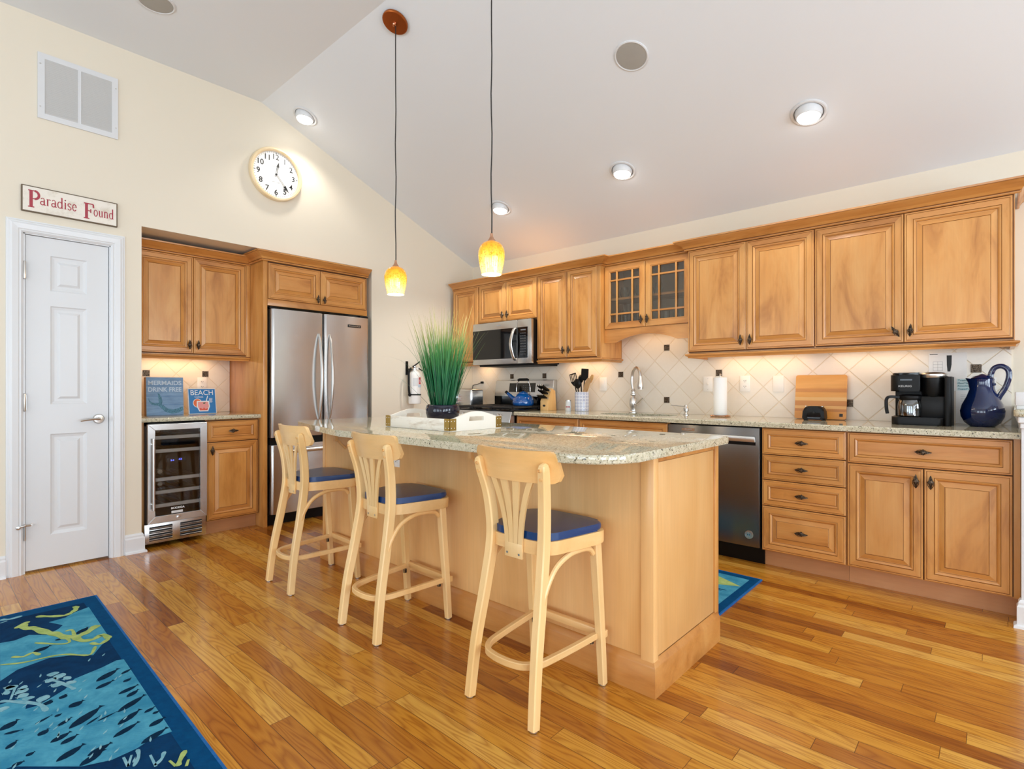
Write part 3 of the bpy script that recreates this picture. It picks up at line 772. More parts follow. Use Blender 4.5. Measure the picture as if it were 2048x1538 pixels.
glass_door(gt, 1.891, 2.260, 2.236); glass_door(gt, 2.265, 2.634, 2.289)
mb = MB(); pts = [(1.887, 1.597), (1.887, 1.488), (2.000, 1.488)]
for k in range(1, 21):
    t_ = k/20; x = 2.000+t_*.525; z = 1.490+.056*math.sin(PI*t_)**.85; pts.append((x, z))
pts += [(2.638, 1.488), (2.638, 1.597)]
mb.prism(pts, GY+.006, GY+.026, 'maple_h', 'xz'); obj('valance', mb, gt)
# glassware behind the seeded panes
def tumbler(x, y, z, r, h, lab):
    mb = MB(); mb.lathe([(r*.8, 0), (r, h), (r-.002, h), (r*.8-.002, .006), (0, .006)], (x,y,z), 'glassclear', 16)
    obj('drinking_glass', mb, None, label=lab, cat='glass', group='glassware in the glass-door cabinet')
for k in range(5): tumbler(1.985+k*.055, -.17-.04*(k % 2), GZ0+.0185, .026, .14, 'clear tumbler on lower shelf behind left glass door of upper cabinet')
for k in range(4): tumbler(2.39+k*.06, -.18+.05*(k % 2), GZ0+.0185, .028, .11, 'clear tumbler on lower shelf behind right glass door of upper cabinet')
for x, lab in ((2.03, 'clear stemless glass on upper shelf behind left glass door, nearer its hinge side'), (2.17, 'clear stemless glass on upper shelf behind left glass door, nearer the middle stile'), (2.33, 'clear stemless glass on upper shelf behind right glass door')): 
    mb = MB(); mb.lathe([(.025, 0), (.038, .03), (.04, .05), (.03, .09), (.028, .09), (.036, .05), (.024, .005), (0, .005)], (x, -.2, 1.8605), 'glassclear', 16)
    obj('stemless_glass', mb, None, label=lab, cat='glass', group='stemless glasses in the glass-door cabinet')

# crown mouldings and light rails
def CR(z): return [(0, z), (.006, z), (.011, z+.004), (.011, z+.010), (.005, z+.011), (.005, z+.014), (.013, z+.016), (.016, z+.022), (.022, z+.030), (.040, z+.042), (.058, z+.052), (.066, z+.058), (.070, z+.059), (.072, z+.068), (.068, z+.070), (0, z+.070)]
mb = MB(); mb.moulding([(.06, YF+.019), (1.886, YF+.019), (1.886, GY+.02), (2.639, GY+.02)], [(o+.012, z) for o, z in CR(2.128)], 'maple_h', 1, ((4, 11), 'glaze'))
obj('crown_moulding', mb, None, ang=14, label='stepped maple crown moulding over the microwave and glass-door cabinets', cat='moulding', group='cabinet crown mouldings')
mb = MB(); mb.moulding([(2.640, -.10), (2.640, YF+.019), (4.397, YF+.019), (4.397, -.004)], [(o+.014, z) for o, z in CR(2.121)], 'maple_h', 1, ((4, 11), 'glaze'))
obj('crown_moulding', mb, None, ang=14, label='maple crown moulding along the four large upper doors at the right end', cat='moulding', group='cabinet crown mouldings')
LR = [(0, 1.366), (.006, 1.366), (.020, 1.362), (.022, 1.356), (.018, 1.350), (.006, 1.344), (.004, 1.334), (-.016, 1.334), (-.016, 1.366)]
for path, lab in (([(1.207, YF+.019), (1.885, YF+.019), (1.885, -.012)], 'thin maple light rail under the tall cabinet beside the microwave'), ([(.06, YF+.019), (.442, YF+.019)], 'short maple light rail under the corner cabinet behind the plant'), ([(2.641, -.02), (2.641, YF+.019), (4.396, YF+.019), (4.396, -.012)], 'long maple light rail under the four large upper doors')):
    mb = MB(); mb.moulding(path, LR, 'maple_h', 1); obj('light_rail', mb, None, label=lab, cat='moulding', group='cabinet light rails')

# base cabinets, right wall
BY = -.615
BZ0, BZ1 = .105, .873
t = thing('base_cabinet', 'maple base cabinet under the sink with two wide false fronts, partly hidden by the island', 'cabinet', (1.9, -.3, 0))
carcass(t, 1.190, 2.618, BY+.02, -.03, BZ0, BZ1, kick=(1.190, 2.618, -.535, -.515), hollow='open')
mb = MB(); mb.box(1.208, 2.600, BY+.02, BY+.038, BZ0+.02, BZ1, 'gap'); obj('face_frame', mb, t)
for a, b in ((1.196, 1.850), (1.858, 2.612)):
    drawer(t, a, b, .700, .866, BY, knob=False)
    m_ = (a+b)/2; cab_door(t, a, m_-.002, .112, .694, BY, (m_-.03, .63)); cab_door(t, m_+.002, b, .112, .694, BY, (m_+.03, .63))
t = thing('base_cabinet', 'maple base cabinet with a bank of four drawers, right of the dishwasher', 'cabinet', (3.46, -.3, 0))
carcass(t, 3.236, 3.694, BY+.02, -.002, BZ0, BZ1, kick=(3.236, 3.694, -.535, -.02))
for a, b, r in ((.7075, .866, 0), (.551, .7025, 0), (.3895, .546, 0), (.112, .3845, 1)): drawer(t, 3.241, 3.690, a, b, BY, raised=bool(r))
t = thing('base_cabinet', 'maple base cabinet with one wide drawer over two doors, below the coffee maker', 'cabinet', (4.05, -.3, 0))
carcass(t, 3.695, 4.4115, BY+.02, -.002, BZ0, BZ1, kick=(3.695, 4.405, -.535, -.02))
drawer(t, 3.700, 4.384, .697, .866, BY)
cab_door(t, 3.700, 4.041, .112, .692, BY, (4.012, .628)); cab_door(t, 4.046, 4.384, .112, .692, BY, (4.074, .628))
mb = MB(); mb.box(4.388, 4.412, BY+.012, BY+.02, BZ0, BZ1, 'maple_v'); obj('filler_strip', mb, t)
t = thing('base_cabinet', 'maple base cabinet in the corner left of the stove, mostly hidden by the island', 'cabinet', (.2, -.3, 0))
carcass(t, .003, .412, BY+.02, -.002, BZ0, BZ1, kick=(.003, .412, -.535, -.02)); drawer(t, .03, .408, .700, .866, BY); cab_door(t, .03, .408, .112, .694, BY, (.06, .63))

# worktops
def slab(mb, pts, z0, z1, bev=.006, hole=None):
    if hole is None: mb.prism(pts, z0, z1, 'granite', 'xy', bev, 3); return
mb = MB()
def slab_hole(mb, x0, x1, y0, y1, z0, z1, hole):
    # rectangular slab with an oval cut-out, built as fans between the oval and the rectangle
    n = len(hole); cx = sum(p[0] for p in hole)/n; cy = sum(p[1] for p in hole)/n
    def edge(p):
        dx, dy = p[0]-cx, p[1]-cy; s_ = 1e9
        if dx > 1e-9: s_ = min(s_, (x1-cx)/dx)
        if dx < -1e-9: s_ = min(s_, (x0-cx)/dx)
        if dy > 1e-9: s_ = min(s_, (y1-cy)/dy)
        if dy < -1e-9: s_ = min(s_, (y0-cy)/dy)
        return (cx+dx*s_, cy+dy*s_)
    outer = [edge(p) for p in hole]
    def fix(i):
        p, q = outer[i], outer[(i+1) % n]
        on = lambda a: (abs(a[0]-x0) < 1e-6, abs(a[0]-x1) < 1e-6, abs(a[1]-y0) < 1e-6, abs(a[1]-y1) < 1e-6)
        a, b = on(p), on(q)
        if any(u and v for u, v in zip(a, b)): return []
        return [(x0 if a[0] or b[0] else x1, y0 if a[2] or b[2] else y1)]
    V = {}
    def gv(p, z):
        k = (round(p[0],5), round(p[1],5), round(z,5))
        if k not in V: V[k] = mb.bm.verts.new((p[0],p[1],z))
        return V[k]
    e = .006
    for i in range(n):
        j = (i+1) % n; out = [outer[i]]+fix(i)+[outer[j]]
        ins = lambda p: (min(max(p[0], x0+0), x1-0), max(p[1], y0+e) if abs(p[1]-y0) < 1e-6 else p[1])
        for z, top in ((z1, True), (z0, False)):
            ring = [gv(hole[i], z)]+[gv(ins(p) if top else p, z) for p in out]+[gv(hole[j], z)]
            mb.face(ring if top else ring[::-1], 'granite')
        for a, b in zip(out[:-1], out[1:]):
            mb.face([gv(a, z0), gv(b, z0), gv(b, z1-e), gv(a, z1-e)], 'granite')
            mb.face([gv(a, z1-e), gv(b, z1-e), gv(ins(b), z1), gv(ins(a), z1)], 'granite')
        mb.face([gv(hole[i], z0), gv(hole[j], z0), gv(hole[j], z1), gv(hole[i], z1)], 'granite')
HOLE = [(2.225+.30*math.copysign(abs(math.cos(a))**.6, math.cos(a)), -.335+.165*math.copysign(abs(math.sin(a))**.6, math.sin(a))) for a in [2*PI*k/40 for k in range(40)]]
slab_hole(mb, 1.187, 4.4125, -.645, -.001, .875, .905, HOLE)
obj('granite_countertop', mb, None, label='long speckled granite countertop along the right wall, with sink cut-out', cat='countertop')
mb = MB(); mb.prism([(.002,-.645),(.413,-.645),(.413,-.001),(.002,-.001)], .875, .905, 'granite', 'xy', .005, 2); obj('granite_countertop', mb, None, label='small granite countertop under the toaster, left of the stove', cat='countertop')
mb = MB(); hr = [(p[0]*1.0, p[1]) for p in HOLE]
rings = [[mb.bm.verts.new((2.225+(p[0]-2.225)*s_, -.335+(p[1]+.335)*s_, z)) for p in HOLE] for s_, z in ((1.02, .8745), (1.0, .8745), (.97, .76), (.90, .715), (.2, .71))]
for a, b in zip(rings[:-1], rings[1:]):
    for i in range(40): mb.face([a[i], a[(i+1)%40], b[(i+1)%40], b[i]], 'steel')
mb.face(rings[-1], 'steel')
obj('sink_basin', mb, None, label='undermount sink basin set in the granite countertop', cat='sink')

# backsplash and accent tiles
def splash(x0, x1, zt, name, label, frame=I4, y=0, phase=(2.310, 1.2305)):
    mb = MB(); mb.box(x0, x1, y-.008, y-.0005, .9055, zt, 'tile')
    w = frame @ Matrix.Translation((phase[0], y, phase[1]))
    o = bpy.data.objects.new(name, mb.mesh(name, Matrix.Translation((-phase[0], -y, -phase[1])), False)); COL.objects.link(o); o.matrix_world = w; WORLD[o.name] = w
    return tag(o, label, 'backsplash')
mb = MB()
splash(.002, 4.389, UZ0-.001, 'tile_backsplash', 'diagonal cream tile backsplash along the right wall')
o = splash(1.888, 2.637, 1.598, 'tile_backsplash', 'raised cream tile backsplash behind the arched valance over the sink')
bpy.data.objects.remove(o)
bs = bpy.data.objects['tile_backsplash']; mb = MB()
mb.box(.002, 4.389, -.008, -.0005, .9055, UZ0-.001, 'tile'); mb.box(1.888, 2.637, -.008, -.0005, UZ0-.001, 1.597, 'tile')
bs.data = mb.mesh('tile_backsplash', Matrix.Translation((-2.310, 0, -1.2305)), False)
def accent(x, z, frame, y, lab):
    mb = MB(); h = .024; mb.box(x-h, x+h, y-.0125, y-.008, z-h, z+h, 'pewter', .0015, 1)
    mb.lathe([(.014, -.0125), (.012, -.015), (.006, -.0145), (0, -.016)], (x, y, z), 'pewter', 8, 'y', cap=False)
    for k in range(4):
        a = PI/4+k*PI/2; mb.tube([(x+.006*math.cos(a), y-.013, z+.006*math.sin(a)), (x+.021*math.cos(a+.35), y-.013, z+.021*math.sin(a+.35))], .003, 'pewter', 6, up=(0,1,0))
    obj('accent_tile', mb, None, frame, lab, 'tile', 'bronze accent tiles')
for x, z, lab in ((.595,1.2305,'small bronze accent tile above the stove backguard, behind the kettle handle'),(1.025,1.2305,'small bronze accent tile above the knife block handles'),(1.880,1.2305,'small bronze accent tile left of the faucet, right of the light switch'),(2.310,1.4455,'topmost bronze accent tile, under the arched valance'),(2.310,1.0155,'low bronze accent tile above the sink, between faucet and soap pump'),(2.740,1.2305,'bronze accent tile just above the paper towel roll'),(3.600,1.0155,'low bronze accent tile at the right edge of the cutting board'),(4.238,1.2305,'bronze accent tile above the blue pitcher')):
    accent(x, z, I4, 0, lab)

# the recessed niche on the left wall (local x = world y, local y = -world x)
F = LEFT
t = thing('wall_cabinet', 'maple upper cabinet with two doors inside the wall niche, left of the refrigerator', 'cabinet', (-2.69, .47, UZ0), F, UG)
NYF = .255
carcass(t, -3.115, -2.296, NYF+.019, .698, UZ0, 2.135, F)
cab_door(t, -3.100, -2.722, UZ0+.012, 2.117, NYF, (-2.750, 1.445), F); cab_door(t, -2.718, -2.330, UZ0+.012, 2.117, NYF, (-2.690, 1.445), F)
mb = MB(); mb.box(-2.327, -2.296, NYF+.004, NYF+.019, UZ0, 2.135, 'maple_v', .002); obj('stile', mb, t, F)
mb = MB(); mb.moulding([(-3.116, NYF+.019), (-2.297, NYF+.019)], [(o+.012, z) for o, z in CR(2.120)], 'maple_h', 1, ((4, 11), 'glaze'))
obj('crown_moulding', mb, None, F, ang=14, label='maple crown moulding over the two-door cabinet inside the wall niche', cat='moulding', group='cabinet crown mouldings')
mb = MB(); mb.moulding([(-3.116, NYF+.019), (-2.297, NYF+.019)], LR, 'maple_h', 1); obj('light_rail', mb, None, F, 'maple light rail under the niche cabinet, above the blue signs', 'moulding', 'cabinet light rails')
mb = MB(); mb.box(-2.295, -2.262, .012, .698, 0, 2.145, 'maple_v', .001)
obj('end_panel', mb, None, F, 'tall plain maple side panel standing left of the refrigerator', 'panel')
t = thing('fridge_cabinet', 'maple cabinet with two low wide doors, right above the refrigerator', 'cabinet', (-1.78, .36, 1.80), F)
carcass(t, -2.261, -1.345, .018, .698, 1.826, 2.145, F)
mb = MB(); mb.box(-2.2605, -1.345, .012, .035, 1.778, 1.830, 'maple_h', .001); obj('bottom_rail', mb, t, F)
cab_door(t, -2.256, -1.815, 1.832, 2.118, -.001, (-1.842, 1.872), F, horiz=True); cab_door(t, -1.810, -1.362, 1.832, 2.118, -.001, (-1.783, 1.872), F, horiz=True)
mb = MB(); mb.moulding([(-2.296, NYF+.03), (-2.296, .012), (-1.340, .012)], [(o+.006, z) for o, z in CR(2.130)], 'maple_h', 1, ((4, 11), 'glaze'))
obj('crown_moulding', mb, None, F, ang=14, label='maple crown moulding stepping forward above the refrigerator cabinet', cat='moulding', group='cabinet crown mouldings')
t = thing('base_cabinet', 'small maple base cabinet with one drawer over one door, right of the wine cooler', 'cabinet', (-2.48, .4, 0), F)
carcass(t, -2.692, -2.296, .090, .698, BZ0, BZ1, F, kick=(-2.692, -2.296, .15, .68))
drawer(t, -2.686, -2.312, .706, .862, .071, F); cab_door(t, -2.686, -2.312, .116, .700, .071, (-2.652, .642), F)
mb = MB(); mb.box(-3.115, -3.085, .085, .698, 0, BZ1, 'maple_v'); obj('filler_panel', mb, None, F, 'narrow maple filler strip between the wall and the wine cooler', 'panel')
mb = MB(); mb.prism([(-3.116,.050),(-2.2955,.050),(-2.2955,.698),(-3.116,.698)], .875, .905, 'granite', 'xy', .005, 2); obj('granite_countertop', mb, None, F, 'short granite countertop in the wall niche above the wine cooler', 'countertop')
splash(-3.116, -2.297, UZ0-.001, 'tile_backsplash', 'diagonal cream tile backsplash inside the wall niche', F, .698, (-2.497, 1.2305))
for x, lab in ((-2.923, 'bronze accent tile above the blue mermaid sign in the niche'), (-2.493, 'bronze accent tile above the outlet in the niche')): accent(x, 1.2325, F, .698, lab)
# under-cabinet lamps
def ulamp(loc, sx, sy, p, frame=I4):
    d = bpy.data.lights.new('undercabinet_lamp', 'AREA'); d.shape = 'RECTANGLE'; d.size = sx; d.size_y = sy; d.energy = p; d.color = (1, .66, .36)
    o = bpy.data.objects.new('undercabinet_lamp', d); COL.objects.link(o); o.matrix_world = frame @ Matrix.Translation(loc)
for x, w, p in ((1.55, .45, .75), (3.05, .6, .8), (3.75, .5, .5), (.25, .2, .4)): ulamp((x, -.10, 1.362), w, .04, p)
ulamp((2.26, -.12, 1.59), .4, .04, .45)
ulamp((-2.72, .60, 1.362), .5, .04, 1.0, F)

# ---------------------------------------------------------------- island
it = thing('kitchen_island', 'large flat-panelled maple kitchen island standing in the middle of the room', 'island', (2.2, -2.07, 0))
IX0, IX1, IY0, IY1 = 1.045, 3.396, -2.352, -1.765
mb = MB(); mb.box(IX0, IX1, IY0, IY1, 0, .872, 'maple_panel'); obj('body', mb, it)
mb = MB(); mb.box(IX1-.042, IX1+.012, IY0-.008, IY0+.030, 0, .872, 'maple_panel', .004)
obj('corner_post', mb, it); mb = MB(); mb.box(IX1+.0005, IX1+.006, IY0+.034, IY1-.03, .132, .846, 'maple_panel', .002); obj('end_panel', mb, it); mb = MB(); mb.box(IX1+.0005, IX1+.007, IY0+.031, IY1-.021, .848, .873, 'maple_h'); obj('top_rail', mb, it)
mb = MB(); mb.box(IX0-.004, IX0+.02, IY0-.008, IY0+.030, 0, .872, 'maple_panel', .004); obj('corner_post', mb, it); mb = MB(); mb.box(IX1-.03, IX1+.010, IY1-.02, IY1+.02, .10, .872, 'maple_v', .003)
obj('corner_post', mb, it)
mb = MB(); bp = [(0, 0), (.016, 0), (.016, .105), (.012, .112), (.006, .124), (0, .130)]
mb.moulding([(IX0-.004, IY1+.0), (IX0-.004, IY0-.001), (IX1+.006, IY0-.001), (IX1+.006, IY1+.005)], bp, 'maple_h', 1); obj('base_trim', mb, it)
for x in (1.31, 2.51):
    mb = MB(); mb.box(x-.011, x+.011, -2.42, IY0, .85, .873, 'maple_panel'); mb.box(x-.011, x+.011, -2.43, -2.408, .79, .873, 'maple_panel', .002)
    mb.tube([(x, -2.412, .80), (x, IY0, .74)], .008, 'maple_panel', 6, up=(1,0,0)); obj('corbel', mb, it)
for a, b in ((1.06, 1.84), (1.845, 2.62), (2.625, 3.385)): 
    mb = MB(); mb2 = MB()
    panel_front(mb2, -b, -a, .12, .862, -IY1-.0015, RAISED); o = obj('door', mb2, it, Matrix.Rotation(PI, 4, 'Z'), ang=8)
mb = MB(); pts = round_poly([(.972,-1.722),(.972,-2.47),(1.05,-2.535),(1.35,-2.610),(1.85,-2.722),(3.450,-2.722),(3.450,-1.722)], [.02,.06,.12,.3,.25,.17,.03], 8)
mb.prism(pts, .874, .905, 'granite', 'xy', .007, 3); obj('granite_island_top', mb, None, label='speckled granite island worktop with rounded corners, overhanging the bar stools', cat='countertop')
t = thing('outlet', 'white double outlet plate on the island front, behind the middle bar stool', 'outlet', (1.82, IY0, .71))
mb = MB(); mb.box(1.768, 1.876, IY0-.006, IY0-.0005, .678, .750, 'plastic_w', .002); obj('cover_plate', mb, t)
for x in (1.797, 1.847):
    mb = MB(); mb.box(x-.017, x+.017, IY0-.008, IY0-.006, .699, .729, 'plastic_w', .003)
    for dz in (-.006, .006): mb.box(x-.006, x+.004, IY0-.0086, IY0-.008, .714+dz-.0012, .714+dz+.0012, 'black')
    mb.box(x+.008, x+.012, IY0-.0086, IY0-.008, .712, .716, 'black'); obj('socket', mb, t)
# ---------------------------------------------------------------- refrigerator (left-wall frame)
t = thing('refrigerator', 'stainless french-door refrigerator with two curved handles, in the wall niche', 'refrigerator', (-1.79, .35, 0), F)
mb = MB(); mb.box(-2.254, -1.340, .06, .69, .02, 1.745, 'black'); mb.box(-2.24, -1.35, .05, .12, .0, .085, 'black'); obj('body', mb, t, F)
def fdoor(x0, x1, z0, z1, name, ml=.022):
    mb = MB(); pts = round_poly([(x0, .055), (x0, -.022), (x1, -.022), (x1, .055)], [0, ml, ml, 0], 8)
    # slightly bowed front
    q = []
    for x, y in pts: q.append((x, y))
    mb.prism(q, z0, z1, 'steel_v', 'xy', .003, 2); return obj(name, mb, t, F, ang=40)
dl = fdoor(-2.243, -1.797, .712, 1.752, 'door'); dr = fdoor(-1.788, -1.344, .712, 1.752, 'door'); fz = fdoor(-2.243, -1.344, .095, .652, 'freezer_drawer')
mb = MB(); mb.box(-2.24, -1.347, .02, .06, .652, .712, 'black'); mb.box(-1.797, -1.788, .0, .06, .712, 1.75, 'black'); obj('gasket', mb, t, F)
def bowed(x, za, zb, par, horizontal=False):
    mb = MB(); n = 18; path = []; sc_ = []
    for k in range(n+1):
        u = k/n; b = math.sin(PI*u)**.75
        p = (x, -.026-.058*b, za+(zb-za)*u) if not horizontal else (za+(zb-za)*u, -.026-.045*min(1, b*1.6), x)
        path.append(p); sc_.append(.55+.45*math.sin(PI*u)**.5)
    sec = [(.011*math.cos(2*PI*i/10), .016*math.sin(2*PI*i/10)) for i in range(10)]
    mb.sweep(path, sec, 'nickel', up=(0,-1,0) if not horizontal else (0,0,1), scale=sc_); obj('handle', mb, par, F)
bowed(-1.842, .845, 1.575, dl); bowed(-1.744, .845, 1.575, dr); bowed(.600, -2.17, -1.42, fz, True)
for a, b in ((-2.25, -2.18), (-1.43, -1.342)):
    mb = MB(); mb.box(a, b, -.005, .12, 1.752, 1.772, 'black', .008); obj('hinge_cover', mb, t, F)
mb = MB(); mb.box(-1.563, -1.432, -.0255, -.022, 1.657, 1.681, 'text_black', .001); text(mb, 'KitchenAid', -1.4975, -.0256, 1.669, .012, 'nickel', .108); obj('badge', mb, dr, F)

# ---------------------------------------------------------------- wine cooler
t = thing('wine_cooler', 'built-in wine cooler with black glass door in a steel frame, below the niche counter', 'wine cooler', (-2.9, .35, 0), F)
mb = MB()
mb.box(-3.084, -3.066, .05, .66, .13, .868, 'black'); mb.box(-2.716, -2.698, .05, .66, .13, .868, 'black'); mb.box(-3.084, -2.698, .05, .66, .85, .868, 'black'); mb.box(-3.084, -2.698, .05, .66, .13, .17, 'black'); mb.box(-3.084, -2.698, .62, .66, .13, .868, 'dark')
mb.box(-3.07, -2.72, .052, .60, .03, .13, 'black'); obj('body', mb, t, F)
dz0, dz1, fx0, fx1 = .172, .862, -3.079, -2.704
d = None
mb = MB()
for pts in ([(fx0,dz0),(fx1,dz0),(fx1-.045,dz0+.048),(fx0+.045,dz0+.048)], [(fx0,dz1),(fx1,dz1),(fx1-.045,dz1-.042),(fx0+.045,dz1-.042)], [(fx0,dz0),(fx0+.045,dz0+.048),(fx0+.045,dz1-.042),(fx0,dz1)], [(fx1,dz0),(fx1-.045,dz0+.048),(fx1-.045,dz1-.042),(fx1,dz1)]):
    mb.prism(pts, .012, .048, 'steel', 'xz', .0015, 1)
d = obj('door', mb, t, F)
mb = MB(); mb.box(fx0+.043, fx1-.043, .020, .026, dz0+.046, dz1-.040, 'smoked'); obj('glass_pane', mb, d, F)
mb = MB(); mb.tube([(-3.052, -.022, .27), (-3.052, -.022, .765)], .0095, 'nickel', 12, up=(0,1,0))
for z in (.31, .725): mb.lathe([(.006, -.022), (.006, .014)], (-3.052, 0, z), 'nickel', 10, 'y')
obj('handle', mb, d, F)
mb = MB(); mb.lathe([(.011, .011), (.011, .006), (.005, .005), (.005, .0065), (0, .0065)], (-2.893, 0, .196), 'nickel', 16, 'y'); obj('lock', mb, d, F)
mb = MB(); text(mb, 'BODEGA', -2.893, .0195, .262, .014, 'text_white', .085, bold=.02); obj('lettering', mb, d, F)
mb = MB(); mb.box(-2.934, -2.862, .0185, .0198, .226, .243, 'greywhite'); obj('sticker', mb, d, F)
mb = MB(); text(mb, '54', -2.918, .055, .598, .011, 'steelblue', .022); text(mb, '42', -2.868, .055, .602, .011, 'steelblue', .022); mb.box(-2.95, -2.83, .058, .08, .585, .615, 'dark'); obj('display', mb, t, F)
for z in (.765, .670, .470, .380, .285):
    mb = MB(); mb.box(-3.060, -2.722, .045, .065, z-.012, z+.012, 'rivet', .002)
    for k in range(7): mb.box(-3.055+k*.053, -3.050+k*.053, .075, .60, z-.004, z+.004, 'iron')
    obj('shelf', mb, t, F)
mb = MB(); y = .03
mb.box(-3.094, -2.706, y, y+.02, .032, .168, 'steel', .002)
for a, b in ((-3.066, -2.925), (-2.875, -2.735)):
    for k in range(4):
        z = .055+k*.026; mb.box(a, b, y-.0035, y+.001, z-.004, z+.016, 'dark'); mb.box(a, b, y-.010, y-.002, z+.004, z+.008, 'steel', .001, rot=Matrix.Rotation(.6, 4, 'X'), piv=(0, y-.005, z+.006))
obj('vent_grille', mb, t, F)
for x, z, lab in ((-2.985, .520, 'wine bottle lying on the middle shelf of the cooler, pale foil end'), (-2.985, .432, 'wine bottle lying on the fourth shelf of the cooler, dark foil end'), (-3.0, .815, 'wine bottle lying on the top shelf of the cooler')):
    mb = MB(); mb.lathe([(0, .09), (.015, .09), (.016, .10), (.015, .18), (.037, .24), (.037, .40), (0, .405)], (x, 0, z), 'bottle', 16, 'y', cap=False, ms=['tan_foil']*3+['bottle']*3)
    mb.mats = [m for m in mb.mats]
    obj('wine_bottle', mb, None, F, lab, 'bottle', 'bottles in the wine cooler')

# ---------------------------------------------------------------- range
t = thing('gas_range', 'stainless gas range with black grates and five knobs, in the right-wall counter', 'stove', (.80, -.33, 0))
RX0, RX1 = .418, 1.180
mb = MB(); mb.box(RX0, RX1, -.62, -.012, .08, .905, 'steel_dk'); mb.box(RX0+.02, RX1-.02, -.58, -.05, 0, .08, 'black'); obj('body', mb, t)
mb = MB(); mb.box(RX0-.003, RX1+.003, -.650, -.085, .905, .917, 'blackg', .004); obj('cooktop', mb, t)
mb = MB(); mb.prism([(-.622, .80), (-.690, .800), (-.690, .815), (-.664, .903), (-.622, .903)], RX0, RX1, 'steel', 'yz', .002, 1)
cp = obj('control_panel', mb, t)
R_ = Matrix.Rotation(-.30, 4, 'X')
for x in (.478, .590, .765, .945, 1.045):
    mb = MB(); c = (x, -.676, .860)
    v = mb.lathe([(.024, .004), (.025, 0), (.022, -.004), (.019, -.024), (.017, -.028), (0, -.029)], c, 'nickel', 20, 'y', cap=False); mb.rot(v, R_, c)
    v = mb.box(x-.004, x+.004, -.676-.034, -.676-.026, .860-.017, .860+.017, 'chrome', .002); mb.rot(v, R_, c)
    obj('knob', mb, t)
mb = MB(); mb.box(RX0, RX1, -.665, -.622, .19, .79, 'steel', .006); mb.box(RX0+.10, RX1-.10, -.667, -.66, .30, .64, 'blackg'); od = obj('oven_door', mb, t)
mb = MB(); mb.tube([(RX0+.03, -.715, .745), (RX1-.03, -.715, .745)], .012, 'nickel', 12)
for x in (RX0+.05, RX1-.05): mb.box(x-.01, x+.01, -.715, -.662, .735, .755, 'nickel', .003)
obj('handle', mb, od)
mb = MB(); mb.box(RX0, RX1, -.66, -.62, .085, .18, 'steel', .005); obj('warming_drawer', mb, t)
def grate(x0, x1):
    mb = MB(); z0, z1 = .930, .944
    for y in (-.635, -.36, -.10): mb.box(x0, x1, y-.007, y+.007, z0, z1, 'iron', .002)
    for x in (x0+.007, x1-.007): mb.box(x-.007, x+.007, -.64, -.095, z0, z1, 'iron', .002)
    n = 3
    for k in range(1, n+1):
        x = x0+(x1-x0)*k/(n+1); mb.box(x-.005, x+.005, -.635, -.10, z0, z1+.002, 'iron', .002)
    for y in (-.57, -.43, -.29, -.17): mb.box(x0+.01, x1-.01, y-.005, y+.005, z0+.002, z1, 'iron', .001)
    for x in (x0+.012, x1-.012):
        for y in (-.625, -.11): mb.box(x-.007, x+.007, y-.007, y+.007, .916, z0+.002, 'iron')
    obj('grate', mb, t)
for k in range(3): grate(RX0+.012+k*.2465, RX0+.012+k*.2465+.2435)
for x, y in ((.54, -.22), (.54, -.50), (.80, -.36), (1.06, -.22), (1.06, -.50)):
    mb = MB(); mb.lathe([(.045, .917), (.045, .922), (.034, .924), (.034, .929), (0, .930)], (x, y, 0), 'iron', 20); obj('burner', mb, t)
mb = MB(); mb.prism([(-.012, .905), (-.085, .905), (-.085, 1.03), (-.060, 1.185), (-.045, 1.192), (-.012, 1.192)], RX0, RX1, 'steel', 'yz', .004, 2)
mb.box(RX0+.004, RX1-.004, -.089, -.080, .918, 1.028, 'blackg'); bgd = obj('backguard', mb, t)
def sl(z): return -.085+(z-1.03)*.025/.155
mb = MB(); v = [(x, sl(z)-.0012, z) for x, z in ((.615,1.070),(.960,1.070),(.960,1.160),(.615,1.160))]; mb.plate(v, 'blackg'); mb.plate([(x, y+.002, z) for x, y, z in v][::-1], 'blackg')
for a, b in ((0,1),(1,2),(2,3),(3,0)): mb.plate([v[a], v[b], (v[b][0], v[b][1]+.002, v[b][2]), (v[a][0], v[a][1]+.002, v[a][2])], 'blackg')
for k in range(4):
    for j in range(3): mb.box(.80+k*.03, .815+k*.03, sl(1.095+j*.02)-.0022, sl(1.095+j*.02)-.0014, 1.093+j*.02, 1.0965+j*.02, 'ventdark')
obj('control_display', mb, bgd)

# ---------------------------------------------------------------- microwave
t = thing('microwave', 'stainless over-the-range microwave with curved handle, above the stove', 'microwave', (.82, -.2, 1.33))
MX0, MX1, MY = .446, 1.204, -.425
mb = MB(); mb.box(MX0, MX1, MY+.035, -.009, 1.338, 1.742, 'black'); mb.box(MX0+.03, MX1-.02, -.36, -.009, 1.322, 1.338, 'rubber'); obj('body', mb, t)
mb = MB(); mb.box(MX0, 1.035, MY, MY+.034, 1.338, 1.742, 'steel', .003); mb.box(MX0, 1.035, MY-.0015, MY+.0, 1.388, 1.672, 'blackg', .0005, 1); md = obj('door', mb, t)
mb = MB(); text(mb, 'Whirlpool', .80, MY-.0006, 1.708, .014, 'text_grey', .06); obj('lettering', mb, md)
mb = MB(); pth = smooth_path([(1.012, MY, 1.665), (1.010, MY-.030, 1.640), (1.006, MY-.062, 1.52), (1.010, MY-.030, 1.40), (1.012, MY, 1.372)], 6)
mb.sweep(pth, [(.016*math.cos(2*PI*i/10), .008*math.sin(2*PI*i/10)) for i in range(10)], 'nickel', up=(0,-1,0)); obj('handle', mb, md)
